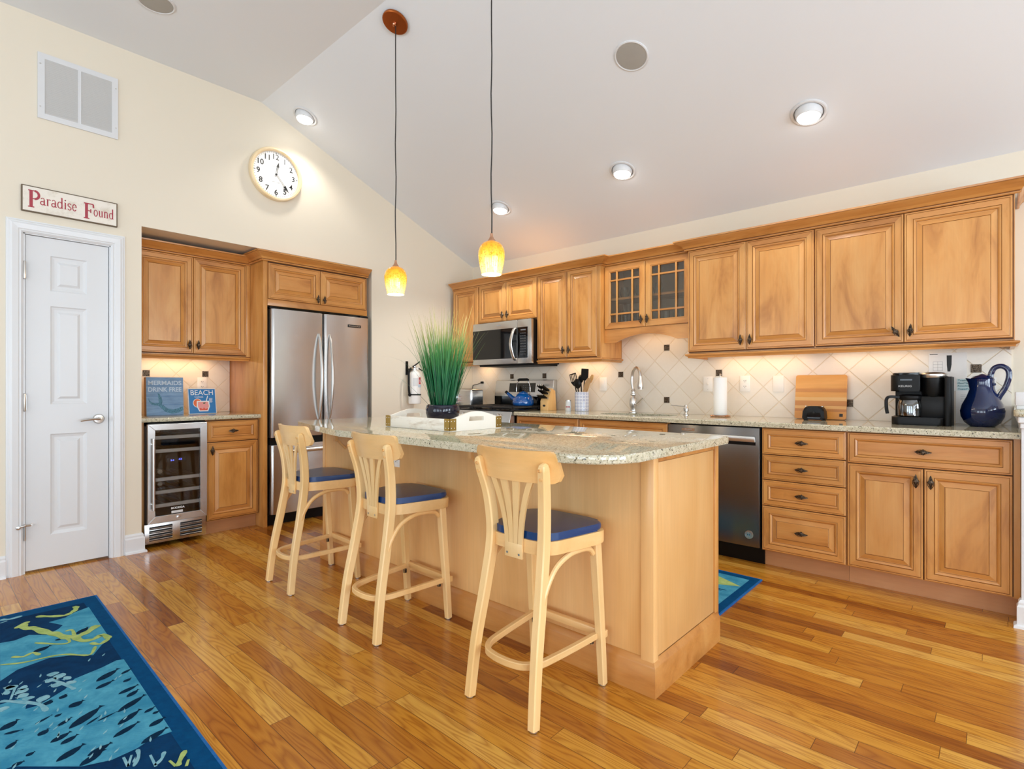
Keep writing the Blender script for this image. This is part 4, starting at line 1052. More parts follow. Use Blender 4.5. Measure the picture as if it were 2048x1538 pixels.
mb = MB(); mb.box(1.037, MX1, MY, MY+.034, 1.338, 1.742, 'steel', .003); mb.box(1.037, 1.164, MY-.0015, MY, 1.388, 1.672, 'blackg', .0005, 1)
for j in range(9):
    for k in range(3): mb.box(1.078+k*.024, 1.088+k*.024, MY-.0021, MY-.0015, 1.42+j*.024, 1.426+j*.024, 'ventdark')
mb.box(1.078, 1.14, MY-.0021, MY-.0015, 1.64, 1.652, 'ventdark'); obj('control_panel', mb, t)

# ---------------------------------------------------------------- dishwasher
t = thing('dishwasher', 'stainless dishwasher between the sink cabinet and the drawer bank', 'dishwasher', (2.93, -.3, 0))
mb = MB(); mb.box(2.622, 3.232, -.59, -.01, .10, .872, 'black'); mb.box(2.626, 3.236, -.545, -.50, .0, .115, 'black'); obj('body', mb, t)
mb = MB(); mb.box(2.620, 3.228, -.622, -.590, .115, .866, 'steel_dk', .004); dd = obj('door', mb, t)
mb = MB(); mb.box(2.72, 3.205, -.640, -.622, .775, .812, 'nickel', .004); mb.box(2.72, 3.205, -.624, -.6215, .755, .775, 'black'); obj('handle', mb, dd)
mb = MB(); mb.lathe([(.026, -.622), (.026, -.625), (.021, -.6255), (.021, -.6245), (0, -.6245)], (3.165, 0, .190), 'nickel', 24, 'y', cap=False); mb.box(3.155, 3.175, -.6262, -.6246, .186, .194, 'chrome'); mb.box(3.157, 3.161, -.6262, -.6246, .176, .204, 'chrome'); mb.box(3.168, 3.172, -.6262, -.6246, .176, .204, 'chrome'); obj('badge', mb, dd)
mb = MB(); mb.box(2.72, 2.81, -.6232, -.622, .825, .842, 'steel'); text(mb, 'Whirlpool', 2.765, -.6234, .8335, .008, 'text_grey', .05); obj('nameplate', mb, dd)
# ---------------------------------------------------------------- things on the counters, right wall
CT = .9055
# kettle
kx, ky, kz = .975, -.27, .9445
t = thing('kettle', 'blue enamel kettle with black handle, on the back of the stove', 'kettle', (kx, ky, kz))
mb = MB(); mb.lathe([(.090, 0), (.100, .010), (.103, .030), (.098, .060), (.080, .092), (.058, .110), (.046, .114)], (kx, ky, kz), 'blueenamel', 32); obj('body', mb, t)
mb = MB(); mb.lathe([(.047, .113), (.046, .121), (.034, .129), (.012, .133), (.008, .136), (.012, .146), (.010, .152), (0, .153)], (kx, ky, kz), 'blueenamel', 28, cap=False, ms=['blueenamel']*4+['black']*3); obj('lid', mb, t)
mb = MB(); sp_ = smooth_path([(kx-.075, ky, kz+.050), (kx-.130, ky, kz+.066), (kx-.165, ky, kz+.090), (kx-.205, ky, kz+.118)], 5)
mb.tube(sp_, .024, 'blueenamel', 14, up=(0,1,0), scale=[1.15-.62*i/(len(sp_)-1) for i in range(len(sp_))]); obj('spout', mb, t)
mb = MB(); mb.tube([(kx-.200, ky, kz+.114), (kx-.224, ky, kz+.130)], .015, 'black', 12, up=(0,1,0)); obj('spout_cap', mb, t)
mb = MB(); mb.tube(smooth_path([(kx-.070, ky, kz+.098), (kx-.086, ky, kz+.135), (kx-.082, ky, kz+.19), (kx-.055, ky, kz+.240), (kx, ky, kz+.248), (kx+.055, ky, kz+.240), (kx+.082, ky, kz+.19), (kx+.086, ky, kz+.135), (kx+.070, ky, kz+.098)], 5), .0035, 'chrome', 8, up=(0,1,0)); obj('handle_wire', mb, t)
mb = MB(); mb.tube([(kx-.062, ky, kz+.240), (kx-.05, ky, kz+.247), (kx+.05, ky, kz+.247), (kx+.062, ky, kz+.240)], .013, 'black', 12, up=(0,1,0)); obj('handle_grip', mb, t)
# knife block
bx, by = 1.245, -.235
t = thing('knife_block', 'light wood knife block, between the stove and the patterned crock', 'knife block', (bx, by, CT))
prof = [(-.055, CT), (-.055, CT+.085), (.005, CT+.205), (.055, CT+.180), (.075, CT)]
mb = MB(); mb.prism([(by+y, z) for y, z in prof], bx-.045, bx+.045, 'block_wood', 'yz', .003, 2); obj('block', mb, t)
mb = MB(); v = mb.lathe([(0, -.0565), (.016, -.0565), (.016, -.0545)], (bx, by, CT+.045), 'text_black', 20, 'y', cap=False)
for w in v: w.co.z = (w.co.z-(CT+.045))*.6+CT+.045
obj('oval_mark', mb, t)
nrm = Vector((0, -.120, .060)).normalized(); alo = Vector((0, .060, .120)).normalized()
def knife(px, u, L, r, lab):
    p = Vector((bx+px, by-.055, CT+.085))+alo*u; mb = MB(); a = p+nrm*.001; up = Vector((1,0,0))
    b1 = a+nrm*.016; e_ = a+nrm*L
    tk = thing('kitchen_knife', lab, 'knife', a, group='knives in the knife block')
    mb.sweep([a, b1], [(q[0]*r*.8, q[1]*r*1.1) for q in ((-1,-1),(1,-1),(1,1),(-1,1))], 'chrome', up=(1,0,0)); obj('bolster', mb, tk)
    mb = MB(); pt = [b1, b1+nrm*.01, b1+(e_-b1)*.5, e_-nrm*.008, e_]
    mb.sweep(pt, [(r*1.25*math.cos(2*PI*i/8), r*.8*math.sin(2*PI*i/8)) for i in range(8)], 'black', up=(1,0,0), scale=[.95,1,.92,1.08,.75])
    mb.sweep([e_-nrm*.004, e_+nrm*.001], [(r*1.0*math.cos(2*PI*i/8), r*.6*math.sin(2*PI*i/8)) for i in range(8)], 'chrome', up=(1,0,0)); obj('handle', mb, tk)
for i in range(4): knife(-.030+i*.020, .103, .125, .0085, 'long black-handled knife in the top row of the knife block')
for i in range(3): knife(-.026+i*.026, .070, .10, .0075, 'medium black-handled knife in the middle row of the knife block')
for i in range(6): knife(-.035+i*.014, .025, .085, .006, 'steak knife with short black handle in the lowest row of the knife block')
# crock and utensils
cx, cy = 1.565, -.15
t = thing('utensil_crock', 'white crock with blue tile pattern, holding black cooking utensils', 'crock', (cx, cy, CT))
mb = MB(); mb.lathe([(.060, 0), (.063, .004), (.063, .168), (.061, .172), (.057, .170), (.057, .012), (0, .012)], (cx, cy, CT), 'moroccan', 40); obj('body', mb, t)
def utensil(dx, dy, tx, ty, zt, head, mat, lab, name):
    base = Vector((cx+dx, cy+dy, CT+.014)); top = Vector((cx+tx, cy+ty, zt)); d = (top-base).normalized(); side = Vector((1,0,0)); side = (side-d*side.dot(d)).normalized(); nn = d.cross(side)
    tu = thing(name, lab, 'utensil', base, group='utensils in the patterned crock')
    mb = MB(); mb.sweep([base, base+(top-base)*.6, top], [(.006*math.cos(2*PI*i/8), .0045*math.sin(2*PI*i/8)) for i in range(8)], mat, up=tuple(nn)); obj('handle', mb, tu)
    mb = MB(); fr = Matrix((( side.x, d.x, nn.x, top.x), (side.y, d.y, nn.y, top.y), (side.z, d.z, nn.z, top.z), (0,0,0,1)))
    def P(pts, th=.004, m=mat):
        k = len(mb.bm.verts); vs = mb.prism(pts, -th/2, th/2, m)
        for v in vs: v.co = fr @ v.co
    if head == 'slotted':
        P([(-.012,-.005),(.012,-.005),(.036,.03),(.036,.038),(-.036,.038),(-.036,.03)])
        for k in range(5): x = -.036+k*.0165; P([(x,.038),(x+.006,.038),(x+.006,.10),(x,.10)])
        P([(-.036,.10),(.036,.10),(.034,.112),(-.036,.108)])
    elif head == 'turner': P(round_poly([(-.012,-.005),(.012,-.005),(.038,.025),(.038,.10),(-.038,.10),(-.038,.025)], [.004,.004,.01,.006,.006,.01], 4))
    elif head == 'spoon' or head == 'ladle':
        k = len(mb.bm.verts); R1 = .030 if head == 'spoon' else .036
        vs = mb.lathe([(0, -.016), (R1*.6, -.013), (R1, 0), (R1-.003, 0), (R1*.55, -.010), (0, -.013)], (0,0,0), mat, 18, 'z', cap=False)
        for v in vs: v.co = fr @ Vector((v.co.x, v.co.y*1.25+.030, v.co.z))
    elif head == 'paddle': P(round_poly([(-.012,-.05),(.012,-.05),(.026,.03),(.022,.085),(-.014,.095),(-.024,.03)], .010, 4), .005)
    elif head == 'spreader': P(round_poly([(-.012,-.02),(.012,-.02),(.018,.02),(.010,.055),(-.010,.055),(-.018,.02)], .008, 4), .008)
    obj('head', mb, tu)
utensil(-.02, .0, -.060, -.02, 1.135, 'slotted', 'black', 'black slotted turner, leftmost in the patterned crock', 'slotted_turner')
utensil(-.01, .02, -.030, .03, 1.165, 'spoon', 'black', 'black serving spoon behind the slotted turner in the crock', 'serving_spoon')
utensil(.0, -.02, -.012, -.045, 1.120, 'ladle', 'black', 'black ladle low in the middle of the patterned crock', 'ladle')
utensil(.01, .0, .028, .0, 1.185, 'turner', 'black', 'tall solid black turner rising from the patterned crock', 'turner')
utensil(-.03, .02, .075, .03, 1.180, 'spreader', 'block_wood', 'wooden spoon handle end with stripes, behind the tan paddle in the crock', 'wooden_spoon')
utensil(-.035, -.02, .058, -.025, 1.115, 'paddle', 'tanwood', 'tan paddle leaning to the right out of the patterned crock', 'paddle')
t = thing('spice_shaker', 'small pale grey shaker tin left of the patterned crock', 'shaker', (1.455, -.205, CT))
mb = MB(); mb.lathe([(.025, 0), (.026, .003), (.026, .085), (.025, .09)], (1.455, -.205, CT), 'greywhite', 24); obj('body', mb, t)
mb = MB(); mb.lathe([(.0262, .088), (.0262, .098), (.020, .101), (0, .101)], (1.455, -.205, CT), 'nickel', 24); obj('cap', mb, t)
mb = MB()
for a in (.2, .9, -1.2): v = mb.box(.0262, .0268, -.005, .005, .03, .045, 'text_red'); mb.rot(v, Matrix.Rotation(a-PI/2, 4, 'Z'), (0,0,0)); [setattr(w, 'co', w.co+Vector((1.455, -.205, CT))) for w in v]
obj('label', mb, t)
# toaster
t = thing('toaster', 'stainless two-slot toaster in the corner left of the stove', 'toaster', (.245, -.31, CT))
mb = MB(); mb.box(.115, .395, -.40, -.22, CT+.012, CT+.195, 'steel', .022, 4)
for y in (-.345, -.275): mb.box(.15, .37, y-.014, y+.014, CT+.1935, CT+.1965, 'dark')
mb.box(.12, .39, -.392, -.228, CT+.0, CT+.014, 'black', .003); obj('body', mb, t)
mb = MB(); mb.box(.09, .119, -.392, -.228, CT+.006, CT+.188, 'black', .012, 3); obj('end_cap', mb, t)
mb = MB(); mb.box(.155, .185, -.412, -.399, CT+.06, CT+.155, 'chrome', .006, 3); mb.box(.15, .19, -.424, -.404, CT+.125, CT+.145, 'nickel', .005); obj('lever', mb, t)
mb = MB()
for k in range(3): mb.lathe([(.008, -.401), (.008, -.408), (0, -.409)], (.215, 0, CT+.06+k*.035), 'chrome', 12, 'y', cap=False)
obj('button', mb, t)
mb = MB(); mb.tube(smooth_path([(.02, -.10, CT+.0045), (.0, -.04, 1.0), (-.0+.006, -.012, 1.09), (.02, -.012, 1.142), (.09, -.012, 1.152), (.150, -.014, 1.168)][1:] if 0 else [(.13, -.215, 1.05), (.06, -.12, 1.08), (.022, -.03, 1.10), (.020, -.014, 1.138), (.085, -.014, 1.150), (.150, -.014, 1.168)], 5), .0035, 'cord', 8); obj('power_cord', mb, t)
mb = MB(); mb.box(.148, .182, -.030, -.0085, 1.157, 1.181, 'black', .005); obj('plug', mb, t)
# striped caddy with red spoon
t = thing('canister', 'red and white striped canister with navy base, half hidden behind the grass plant', 'canister', (.05, -.47, CT))
mb = MB(); 
for k in range(7): mb.box(.01, .10, -.52, -.43, CT+.04+k*.015, CT+.055+k*.015, 'red' if k % 2 else 'whitemetal')
mb.box(.01, .10, -.52, -.43, CT, CT+.04, 'navypot'); obj('body', mb, t)
t = thing('spoon', 'red oval spoon head standing in the striped canister behind the plant', 'utensil', (.06, -.47, CT+.145))
mb = MB(); v = mb.lathe([(0, -.006), (.022, -.004), (.027, 0), (.022, .003), (0, .004)], (0,0,0), 'red', 20, 'y', cap=False)
for w in v: w.co = Vector((w.co.x*1.0+.062, w.co.y-.47, w.co.z*1.9+CT+.225))
obj('head', mb, t)
mb = MB(); mb.tube([(.06, -.47, CT+.1455), (.062, -.47, CT+.19)], .004, 'red', 8, up=(0,1,0)); obj('handle', mb, t)
# faucet
fx, fy = 2.045, -.085
t = thing('faucet', 'brushed nickel gooseneck faucet with ornate base, behind the sink', 'faucet', (fx, fy, CT))
mb = MB(); mb.lathe([(.033, 0), (.033, .006), (.026, .012), (.024, .030), (.030, .050), (.033, .080), (.030, .110), (.020, .135), (.016, .142), (.024, .150), (.024, .156), (.015, .162), (.015, .178), (.019, .184), (.017, .190), (.0135, .200)], (fx, fy, CT), 'nickel', 24); obj('body', mb, t)
mb = MB(); pth = smooth_path([(fx-.002, fy, CT+.19), (fx-.012, fy, CT+.26), (fx-.010, fy, CT+.315), (fx+.008, fy-.01, CT+.358), (fx+.045, fy-.025, CT+.377), (fx+.082, fy-.045, CT+.350), (fx+.096, fy-.055, CT+.305)], 6)
mb.tube(pth, .0125, 'nickel', 14, up=(0,1,0)); obj('spout', mb, t)
mb = MB(); c = (fx+.097, fy-.056, 0); mb.lathe([(.0145, CT+.310), (.016, CT+.300), (.018, CT+.270), (.024, CT+.235), (.026, CT+.215), (.023, CT+.205), (.023, CT+.198), (0, CT+.198)], c, 'nickel', 22); obj('spray_head', mb, t)
mb = MB(); mb.tube(smooth_path([(fx+.022, fy-.01, CT+.070), (fx+.055, fy-.022, CT+.088), (fx+.105, fy-.035, CT+.125)], 5), .0065, 'nickel', 10, up=(0,1,0)); mb.lathe([(0, -.012), (.013, -.010), (.016, 0), (.013, .010), (0, .012)], (fx+.027, fy-.012, CT+.072), 'nickel', 14); obj('lever', mb, t)
t = thing('soap_dispenser', 'brushed nickel soap pump with a long thin spout, right of the sink', 'soap dispenser', (2.545, -.16, CT))
mb = MB(); mb.lathe([(.021, 0), (.021, .004), (.014, .008), (.012, .022), (.010, .026), (.020, .030), (.021, .052), (.018, .056), (.014, .070), (.013, .078), (0, .080)], (2.545, -.16, CT), 'nickel', 20); obj('pump', mb, t)
mb = MB(); mb.tube([(2.535, -.16, CT+.066), (2.50, -.165, CT+.069), (2.43, -.175, CT+.074), (2.425, -.176, CT+.070)], .0035, 'nickel', 8); obj('spout', mb, t)
# paper towel
px, py = 2.822, -.20
t = thing('paper_towel_holder', 'wire paper towel holder with round base, under the wall outlets', 'paper towel holder', (px, py, CT))
mb = MB(); ring_ = [(px+.068*math.cos(2*PI*k/32), py+.068*math.sin(2*PI*k/32), CT+.006) for k in range(32)]; mb.tube(ring_, .0045, 'coppert', 8, closed=True)
mb.tube([(px-.068, py, CT+.006), (px+.068, py, CT+.006)], .004, 'coppert', 8); mb.tube([(px, py-.068, CT+.006), (px, py+.068, CT+.006)], .004, 'coppert', 8); obj('base_ring', mb, t)
mb = MB(); mb.tube([(px, py, CT+.006), (px, py, CT+.30)], .004, 'nickel', 8, up=(0,1,0)); mb.lathe([(0, .296), (.006, .299), (.008, .306), (.005, .314), (0, .316)], (px, py, CT), 'nickel', 12); obj('rod', mb, t)
mb = MB(); mb.lathe([(.016, .012), (.046, .012), (.047, .014), (.047, .284), (.046, .286), (.016, .286), (.016, .012)], (px, py, CT), 'paper', 40, cap=False); obj('paper_towel_roll', mb, None, label='white paper towel roll standing on its wire holder', cat='paper towels')
# cutting board and sharpener
t = thing('cutting_board', 'striped wooden cutting board leaning on the backsplash', 'cutting board', (3.445, -.06, CT))
mb = MB(); pts = round_poly([(3.292, 0), (3.598, 0), (3.598, .298), (3.292, .298)], .014, 5)
strips = [('boardC', 0, .05), ('boardB', .05, .068), ('boardA', .068, .088), ('boardB', .088, .122), ('boardA', .122, .146), ('boardC', .146, .180), ('boardB', .180, .205), ('boardC', .205, .298)]
for m_, a, b in strips:
    def clip(poly, z, keep_above):
        out = []
        for i in range(len(poly)):
            p, q = poly[i], poly[(i+1) % len(poly)]; ip = (p[1] >= z-1e-9) == keep_above or abs(p[1]-z) < 1e-9; iq = (q[1] >= z-1e-9) == keep_above or abs(q[1]-z) < 1e-9
            if ip: out.append(p)
            if ip != iq and abs(p[1]-q[1]) > 1e-9:
                u = (z-p[1])/(q[1]-p[1]); out.append((p[0]+(q[0]-p[0])*u, z))
        return out
    c1 = clip(clip(pts, a, True), b, False)
    mb.prism(c1, -.021, 0, m_, 'xz')
RB = Matrix.Translation((0, -.075, CT+.0006)) @ Matrix.Rotation(-.15, 4, 'X')
mb.bm.transform(RB); obj('board', mb, t, smooth=False)
mb = MB(); mb.box(3.560, 3.580, -.0216, -.0208, .018, .038, 'text_black'); mb.bm.transform(RB); obj('stamp', mb, t)
t = thing('knife_sharpener', 'small black electric knife sharpener in front of the cutting board', 'sharpener', (3.44, -.20, CT))
mb = MB(); mb.prism(round_poly([(3.375, CT+.004), (3.508, CT+.004), (3.500, CT+.092), (3.383, CT+.092)], [.01,.01,.035,.035], 6), -.245, -.165, 'black', 'xz', .012, 3); obj('body', mb, t)
mb = MB(); mb.prism(round_poly([(3.402, CT+.012), (3.490, CT+.012), (3.486, CT+.050), (3.408, CT+.050)], .012, 4), -.250, -.243, 'blackg', 'xz', .002, 1); mb.lathe([(.008, -.252), (.008, -.249), (0, -.2525)], (3.444, 0, CT+.052), 'iron', 12, 'y', cap=False); obj('front_panel', mb, t)
mb = MB(); mb.box(3.425, 3.465, -.2435, -.2425, CT+.074, CT+.078, 'text_grey')
for x in (3.395, 3.49): mb.box(x-.003, x+.003, -.23, -.18, CT+.0895, CT+.0935, 'nickel')
obj('slot', mb, t)
mb = MB()
for x in (3.39, 3.493): mb.box(x-.008, x+.008, -.235, -.175, CT, CT+.006, 'rubber', .002)
obj('foot', mb, t)
# coffee maker
t = thing('coffee_maker', 'black dual coffee maker with glass carafe, beside the blue pitcher', 'coffee maker', (4.0, -.23, CT))
z0 = CT
mb = MB(); mb.prism(round_poly([(3.868,-.345),(4.100,-.345),(4.125,-.30),(4.125,-.06),(3.868,-.06)], [.04,.03,.02,.02,.02], 6), z0, z0+.045, 'black', 'xy', .006, 2)
mb.box(3.872, 4.122, -.19, -.06, z0+.04, z0+.28, 'black', .008); mb.box(4.003, 4.118, -.30, -.10, z0+.04, z0+.165, 'black', .006); obj('base', mb, t)
mb = MB(); mb.prism(round_poly([(3.862,-.330),(4.004,-.330),(4.004,-.06),(3.862,-.06)], [.045,.004,.03,.03], 8), z0+.192, z0+.288, 'black', 'xy', .008, 3); obj('brew_housing', mb, t)
mb = MB(); mb.prism(round_poly([(3.870,-.320),(4.000,-.320),(4.000,-.07),(3.870,-.07)], [.04,.004,.03,.03], 8), z0+.286, z0+.300, 'coppert' if 0 else 'blackg', 'xy', .005, 2); obj('tank_lid', mb, t)
mb = MB(); mb.lathe([(.040, .160), (.052, .185), (.058, .262), (.058, .272)], (4.060, -.260, z0), 'black', 32); mb.box(4.004, 4.112, -.26, -.08, z0+.165, z0+.285, 'black', .01); obj('pod_head', mb, t)
mb = MB(); mb.lathe([(.060, .270), (.063, .278), (.063, .290), (.052, .297)], (4.060, -.260, z0), 'nickel', 36, cap=False); mb.lathe([(.053, .2965), (.040, .3015), (0, .3025)], (4.060, -.260, z0), 'blackg', 36, cap=False); obj('pod_lid', mb, t)
mb = MB(); mb.prism(round_poly([(4.112,-.335),(4.142,-.335),(4.142,-.07),(4.112,-.07)], [.010,.015,.015,.004], 5), z0+.0, z0+.275, 'rubber', 'xy', .006, 2); obj('water_tank', mb, t)
mb = MB(); text(mb, 'KEURIG', 3.935, -.3306, z0+.222, .011, 'text_grey', .062, bold=.015); mb.box(3.912, 3.968, -.3315, -.329, z0+.255, z0+.262, 'blackg'); obj('lettering', mb, t)
tc_ = thing('carafe', 'glass coffee carafe with black handle, seated in the coffee maker', 'carafe', (3.955, -.275, z0+.046))
mb = MB(); mb.lathe([(.050, .0), (.060, .006), (.062, .06), (.058, .085), (.052, .100), (.050, .100), (.056, .084), (.059, .06), (.057, .008), (0, .006)], (3.955, -.275, z0+.0455), 'carafe', 36); obj('jug', mb, tc_)
mb = MB(); mb.lathe([(.056, .098), (.058, .102), (.058, .118), (.045, .128), (0, .130)], (3.955, -.275, z0+.0455), 'black', 32); obj('lid', mb, tc_)
mb = MB(); pth = smooth_path([(3.903, -.300, z0+.158), (3.862, -.318, z0+.160), (3.846, -.325, z0+.145), (3.845, -.325, z0+.10), (3.850, -.323, z0+.062)], 5); mb.sweep(pth, [(.008*q[0], .011*q[1]) for q in ((-1,-.7),(-.7,-1),(.7,-1),(1,-.7),(1,.7),(.7,1),(-.7,1),(-1,.7))], 'black', up=(0,1,0)); obj('handle', mb, tc_)
# pitcher
qx, qy = 4.268, -.20
t = thing('pitcher', 'cobalt blue glazed pitcher with a tall looped handle, at the right end of the counter', 'pitcher', (qx, qy, CT))
mb = MB(); pr = [(.052, 0), (.058, .004), (.078, .022), (.093, .055), (.096, .085), (.088, .120), (.068, .165), (.053, .205), (.049, .240), (.052, .262), (.048, .262), (.045, .240), (.049, .205), (.062, .165), (.08, .12), (.088, .085), (.07, .02), (0, .012)]
mb.lathe(pr, (qx, qy, CT), 'navyglaze', 40)
for v in mb.bm.verts:
    h = v.co.z-CT; r = math.hypot(v.co.x-qx, v.co.y-qy)
    if h > .20 and r > .02:
        a = math.atan2(v.co.y-qy, v.co.x-qx); d = abs((a-PI+PI) % (2*PI)-PI); k = max(0, 1-d/.7)*(h-.20)/.062
        v.co.x -= .020*k; v.co.z += .006*k
obj('body', mb, t)
mb = MB(); mb.lathe([(.046, .262), (.050, .266), (.040, .276), (.016, .283), (.012, .287), (0, .290)], (qx, qy, CT), 'navyglaze', 30, cap=False); obj('lid', mb, t)
mb = MB(); pth = smooth_path([(qx+.040, qy-.01, CT+.232), (qx+.034, qy-.01, CT+.275), (qx+.048, qy-.012, CT+.318), (qx+.078, qy-.016, CT+.330), (qx+.104, qy-.02, CT+.310), (qx+.108, qy-.02, CT+.270), (qx+.094, qy-.016, CT+.215), (qx+.070, qy-.012, CT+.165), (qx+.058, qy-.008, CT+.130)], 6)
mb.sweep(pth, [(.013*math.cos(2*PI*i/12), .009*math.sin(2*PI*i/12)) for i in range(12)], 'navyglaze', up=(0,1,0)); mb.lathe([(0, -.010), (.010, -.006), (.012, 0), (.010, .006), (0, .010)], (qx+.046, qy-.02, CT+.232), 'navyglaze', 14); obj('handle', mb, t)
# papers taped to the tiles
t = thing('instruction_sheet', 'white printed instruction sheet taped to the tiles above the coffee maker', 'paper', (4.1, -.011, 1.15))
mb = MB(); mb.box(4.018, 4.196, -.0095, -.0085, 1.10, 1.327, 'paper'); obj('sheet', mb, t)
mb = MB(); mb.box(4.024, 4.062, -.0099, -.0095, 1.318, 1.322, 'text_black')
for k in range(4): mb.box(4.040, 4.085, -.0099, -.0095, 1.275-k*.018, 1.2765-k*.018, 'text_grey')
for x in (4.040, 4.062, 4.085): mb.box(x-.0006, x+.0006, -.0099, -.0095, 1.22, 1.276, 'text_grey')
mb.prism([(4.104, 1.312), (4.128, 1.312), (4.127, 1.255), (4.121, 1.215), (4.108, 1.215), (4.105, 1.255)], -.0099, -.0095, 'text_black', 'xz'); obj('printing', mb, t)
t = thing('notice_sheet', 'white notice with teal handwriting about trash days, behind the blue pitcher', 'paper', (4.23, -.011, CT))
mb = MB(); mb.box(4.147, 4.325, -.0107, -.0097, CT+.003, 1.178, 'paper'); obj('sheet', mb, t)
mb = MB()
for k, s_ in enumerate(('Trash:', 'Mon/Thur', 'Recycling:', 'Tues/Fri')):
    zz = 1.162-k*.017; mb.box(4.152, 4.215, -.0112, -.0107, zz-.008, zz+.008, 'mint'); text(mb, s_, 4.156, -.0113, zz, .0105, 'teal_ink', min(.056, .007*len(s_)), align='l')
for k in range(14): mb.box(4.168, 4.30-.02*(k % 3), -.0111, -.0107, 1.075-k*.010, 1.0765-k*.010, 'text_grey')
obj('writing', mb, t)
# switches and outlets on the tiles
def plate(x, z, kind, lab, frame=I4, y=-.008):
    t = thing('outlet' if kind == 'outlet' else 'wall_plate' if kind == 'blank' else 'light_switch', lab, 'outlet' if kind == 'outlet' else 'cover plate' if kind == 'blank' else 'switch', (x, y, z), frame, 'wall plates on the backsplash')
    mb = MB(); mb.box(x-.037, x+.037, y-.006, y-.0004, z-.059, z+.059, 'plastic_w', .0025); obj('cover_plate', mb, t, frame)
    if kind == 'outlet':
        for dz in (-.021, .021):
            mb = MB(); mb.prism(round_poly([(x-.017, z+dz-.014), (x+.017, z+dz-.014), (x+.017, z+dz+.014), (x-.017, z+dz+.014)], .008, 4), y-.0078, y-.006, 'plastic_w', 'xz')
            mb.box(x-.008, x-.005, y-.0082, y-.0077, z+dz-.003, z+dz+.006, 'black'); mb.box(x+.005, x+.008, y-.0082, y-.0077, z+dz-.003, z+dz+.005, 'black'); mb.box(x-.002, x+.002, y-.0082, y-.0077, z+dz-.010, z+dz-.006, 'black'); obj('socket', mb, t, frame)
    elif kind == 'switch':
        mb = MB(); mb.box(x-.005, x+.005, y-.016, y-.006, z-.006, z+.012, 'plastic_w', .002, rot=Matrix.Rotation(.4, 4, 'X'), piv=(x, y-.006, z))
        for dz in (-.042, .042): mb.lathe([(.0025, y-.0072), (.0025, y-.006)], (x, 0, z+dz), 'nickel', 8, 'y')
        obj('toggle', mb, t, frame)
    elif kind == 'rocker':
        mb = MB(); mb.box(x-.016, x+.016, y-.010, y-.006, z-.033, z+.033, 'plastic_w', .002); obj('rocker', mb, t, frame)
plate(1.700, 1.147, 'rocker', 'cream rocker light switch between the crock and the faucet'); plate(2.655, 1.145, 'switch', 'cream toggle light switch just left of the paper towel roll'); plate(2.935, 1.147, 'outlet', 'cream wall outlet right of the paper towel roll'); plate(3.165, 1.145, 'blank', 'blank cream cover plate left of the cutting board')
plate(-2.520, 1.145, 'outlet', 'white wall outlet in the niche, behind the blue book', F, .690)
# box on the half wall ledge
t = thing('granite_ledge', 'granite cap on the white half wall at the right edge of the photo', 'countertop', (4.48, -.37, .985))
mb = MB(); mb.prism(round_poly([(4.385,-.735),(4.60,-.735),(4.60,-.001),(4.400,-.001)], [.02,.02,0,0], 4), .9855, 1.018, 'granite', 'xy', .006, 2); obj('slab', mb, t)
mb = MB(); mb.box(4.392, 4.47, -.71, -.60, 1.0365, 1.100, 'white', .004); mb.box(4.396, 4.465, -.705, -.605, 1.0185, 1.038, 'greywhite', .003); obj('storage_box', mb, None, label='small white box on the granite ledge at the right edge', cat='box')
# signs in the niche (left-wall frame)
t = thing('block_sign', 'blue wooden sign reading MERMAIDS DRINK FREE, left on the niche counter', 'sign', (-2.87, .40, CT), F)
R6 = Matrix.Translation((-2.995, .385, CT+.0008)) @ Matrix.Rotation(.06, 4, 'Z') @ Matrix.Rotation(-.05, 4, 'X')
W_, H_ = .252, .290
mb = MB(); mb.box(0, W_, .001, .045, 0, H_, 'cardboard'); mb.bm.transform(R6); obj('block', mb, t, F)
mb = MB(); mb.box(0, W_, -.001, .001, 0, H_, 'signblue')
for z in (.145, .225, .08): mb.box(0, W_, -.0013, -.0009, z-.0008, z+.0008, 'text_grey' if 0 else 'rug_bind')
mb.bm.transform(R6); obj('face', mb, t, F)
mb = MB(); text(mb, 'MERMAIDS', W_/2, -.0016, .247, .034, 'text_pale', .226, bold=.02); text(mb, 'DRINK FREE', W_/2, -.0016, .197, .034, 'text_pale', .226, bold=.02); mb.bm.transform(R6); obj('lettering', mb, t, F)
mb = MB()
sp_ = [(.252,.052,.030),(.215,.034,.033),(.170,.026,.032),(.130,.040,.030),(.105,.066,.026),(.080,.085,.022),(.055,.085,.020),(.035,.092,.015),(.022,.108,.009),(.012,.130,.002)]
def ribbon2(mb, pts, y, m):
    L, R = [], []
    for i, (x, z, w) in enumerate(pts):
        a = pts[max(i-1, 0)]; b = pts[min(i+1, len(pts)-1)]; d = Vector((b[0]-a[0], b[1]-a[1])).normalized(); n = Vector((-d.y, d.x))
        L.append(mb.bm.verts.new((min(max(x+n.x*w/2, .001), W_-.001), y, max(z+n.y*w/2, .002)))); R.append(mb.bm.verts.new((min(max(x-n.x*w/2, .001), W_-.001), y, max(z-n.y*w/2, .002))))
    for i in range(len(pts)-1): mb.face([L[i], L[i+1], R[i+1], R[i]], m)
ribbon2(mb, sp_, -.0018, 'tail'); ribbon2(mb, [(.090,.080,.022),(.094,.105,.024),(.090,.135,.022),(.082,.158,.012),(.074,.172,.002)], -.0019, 'tail'); mb.bm.transform(R6); obj('printed_tail', mb, t, F)
t = thing('cookbook', 'bright blue book titled BEACH with a pink cocktail cover, right of the mermaid sign', 'book', (-2.61, .44, CT), F)
R7 = Matrix.Translation((-2.706, .400, CT+.0008)) @ Matrix.Rotation(.03, 4, 'Z') @ Matrix.Rotation(-.16, 4, 'X')
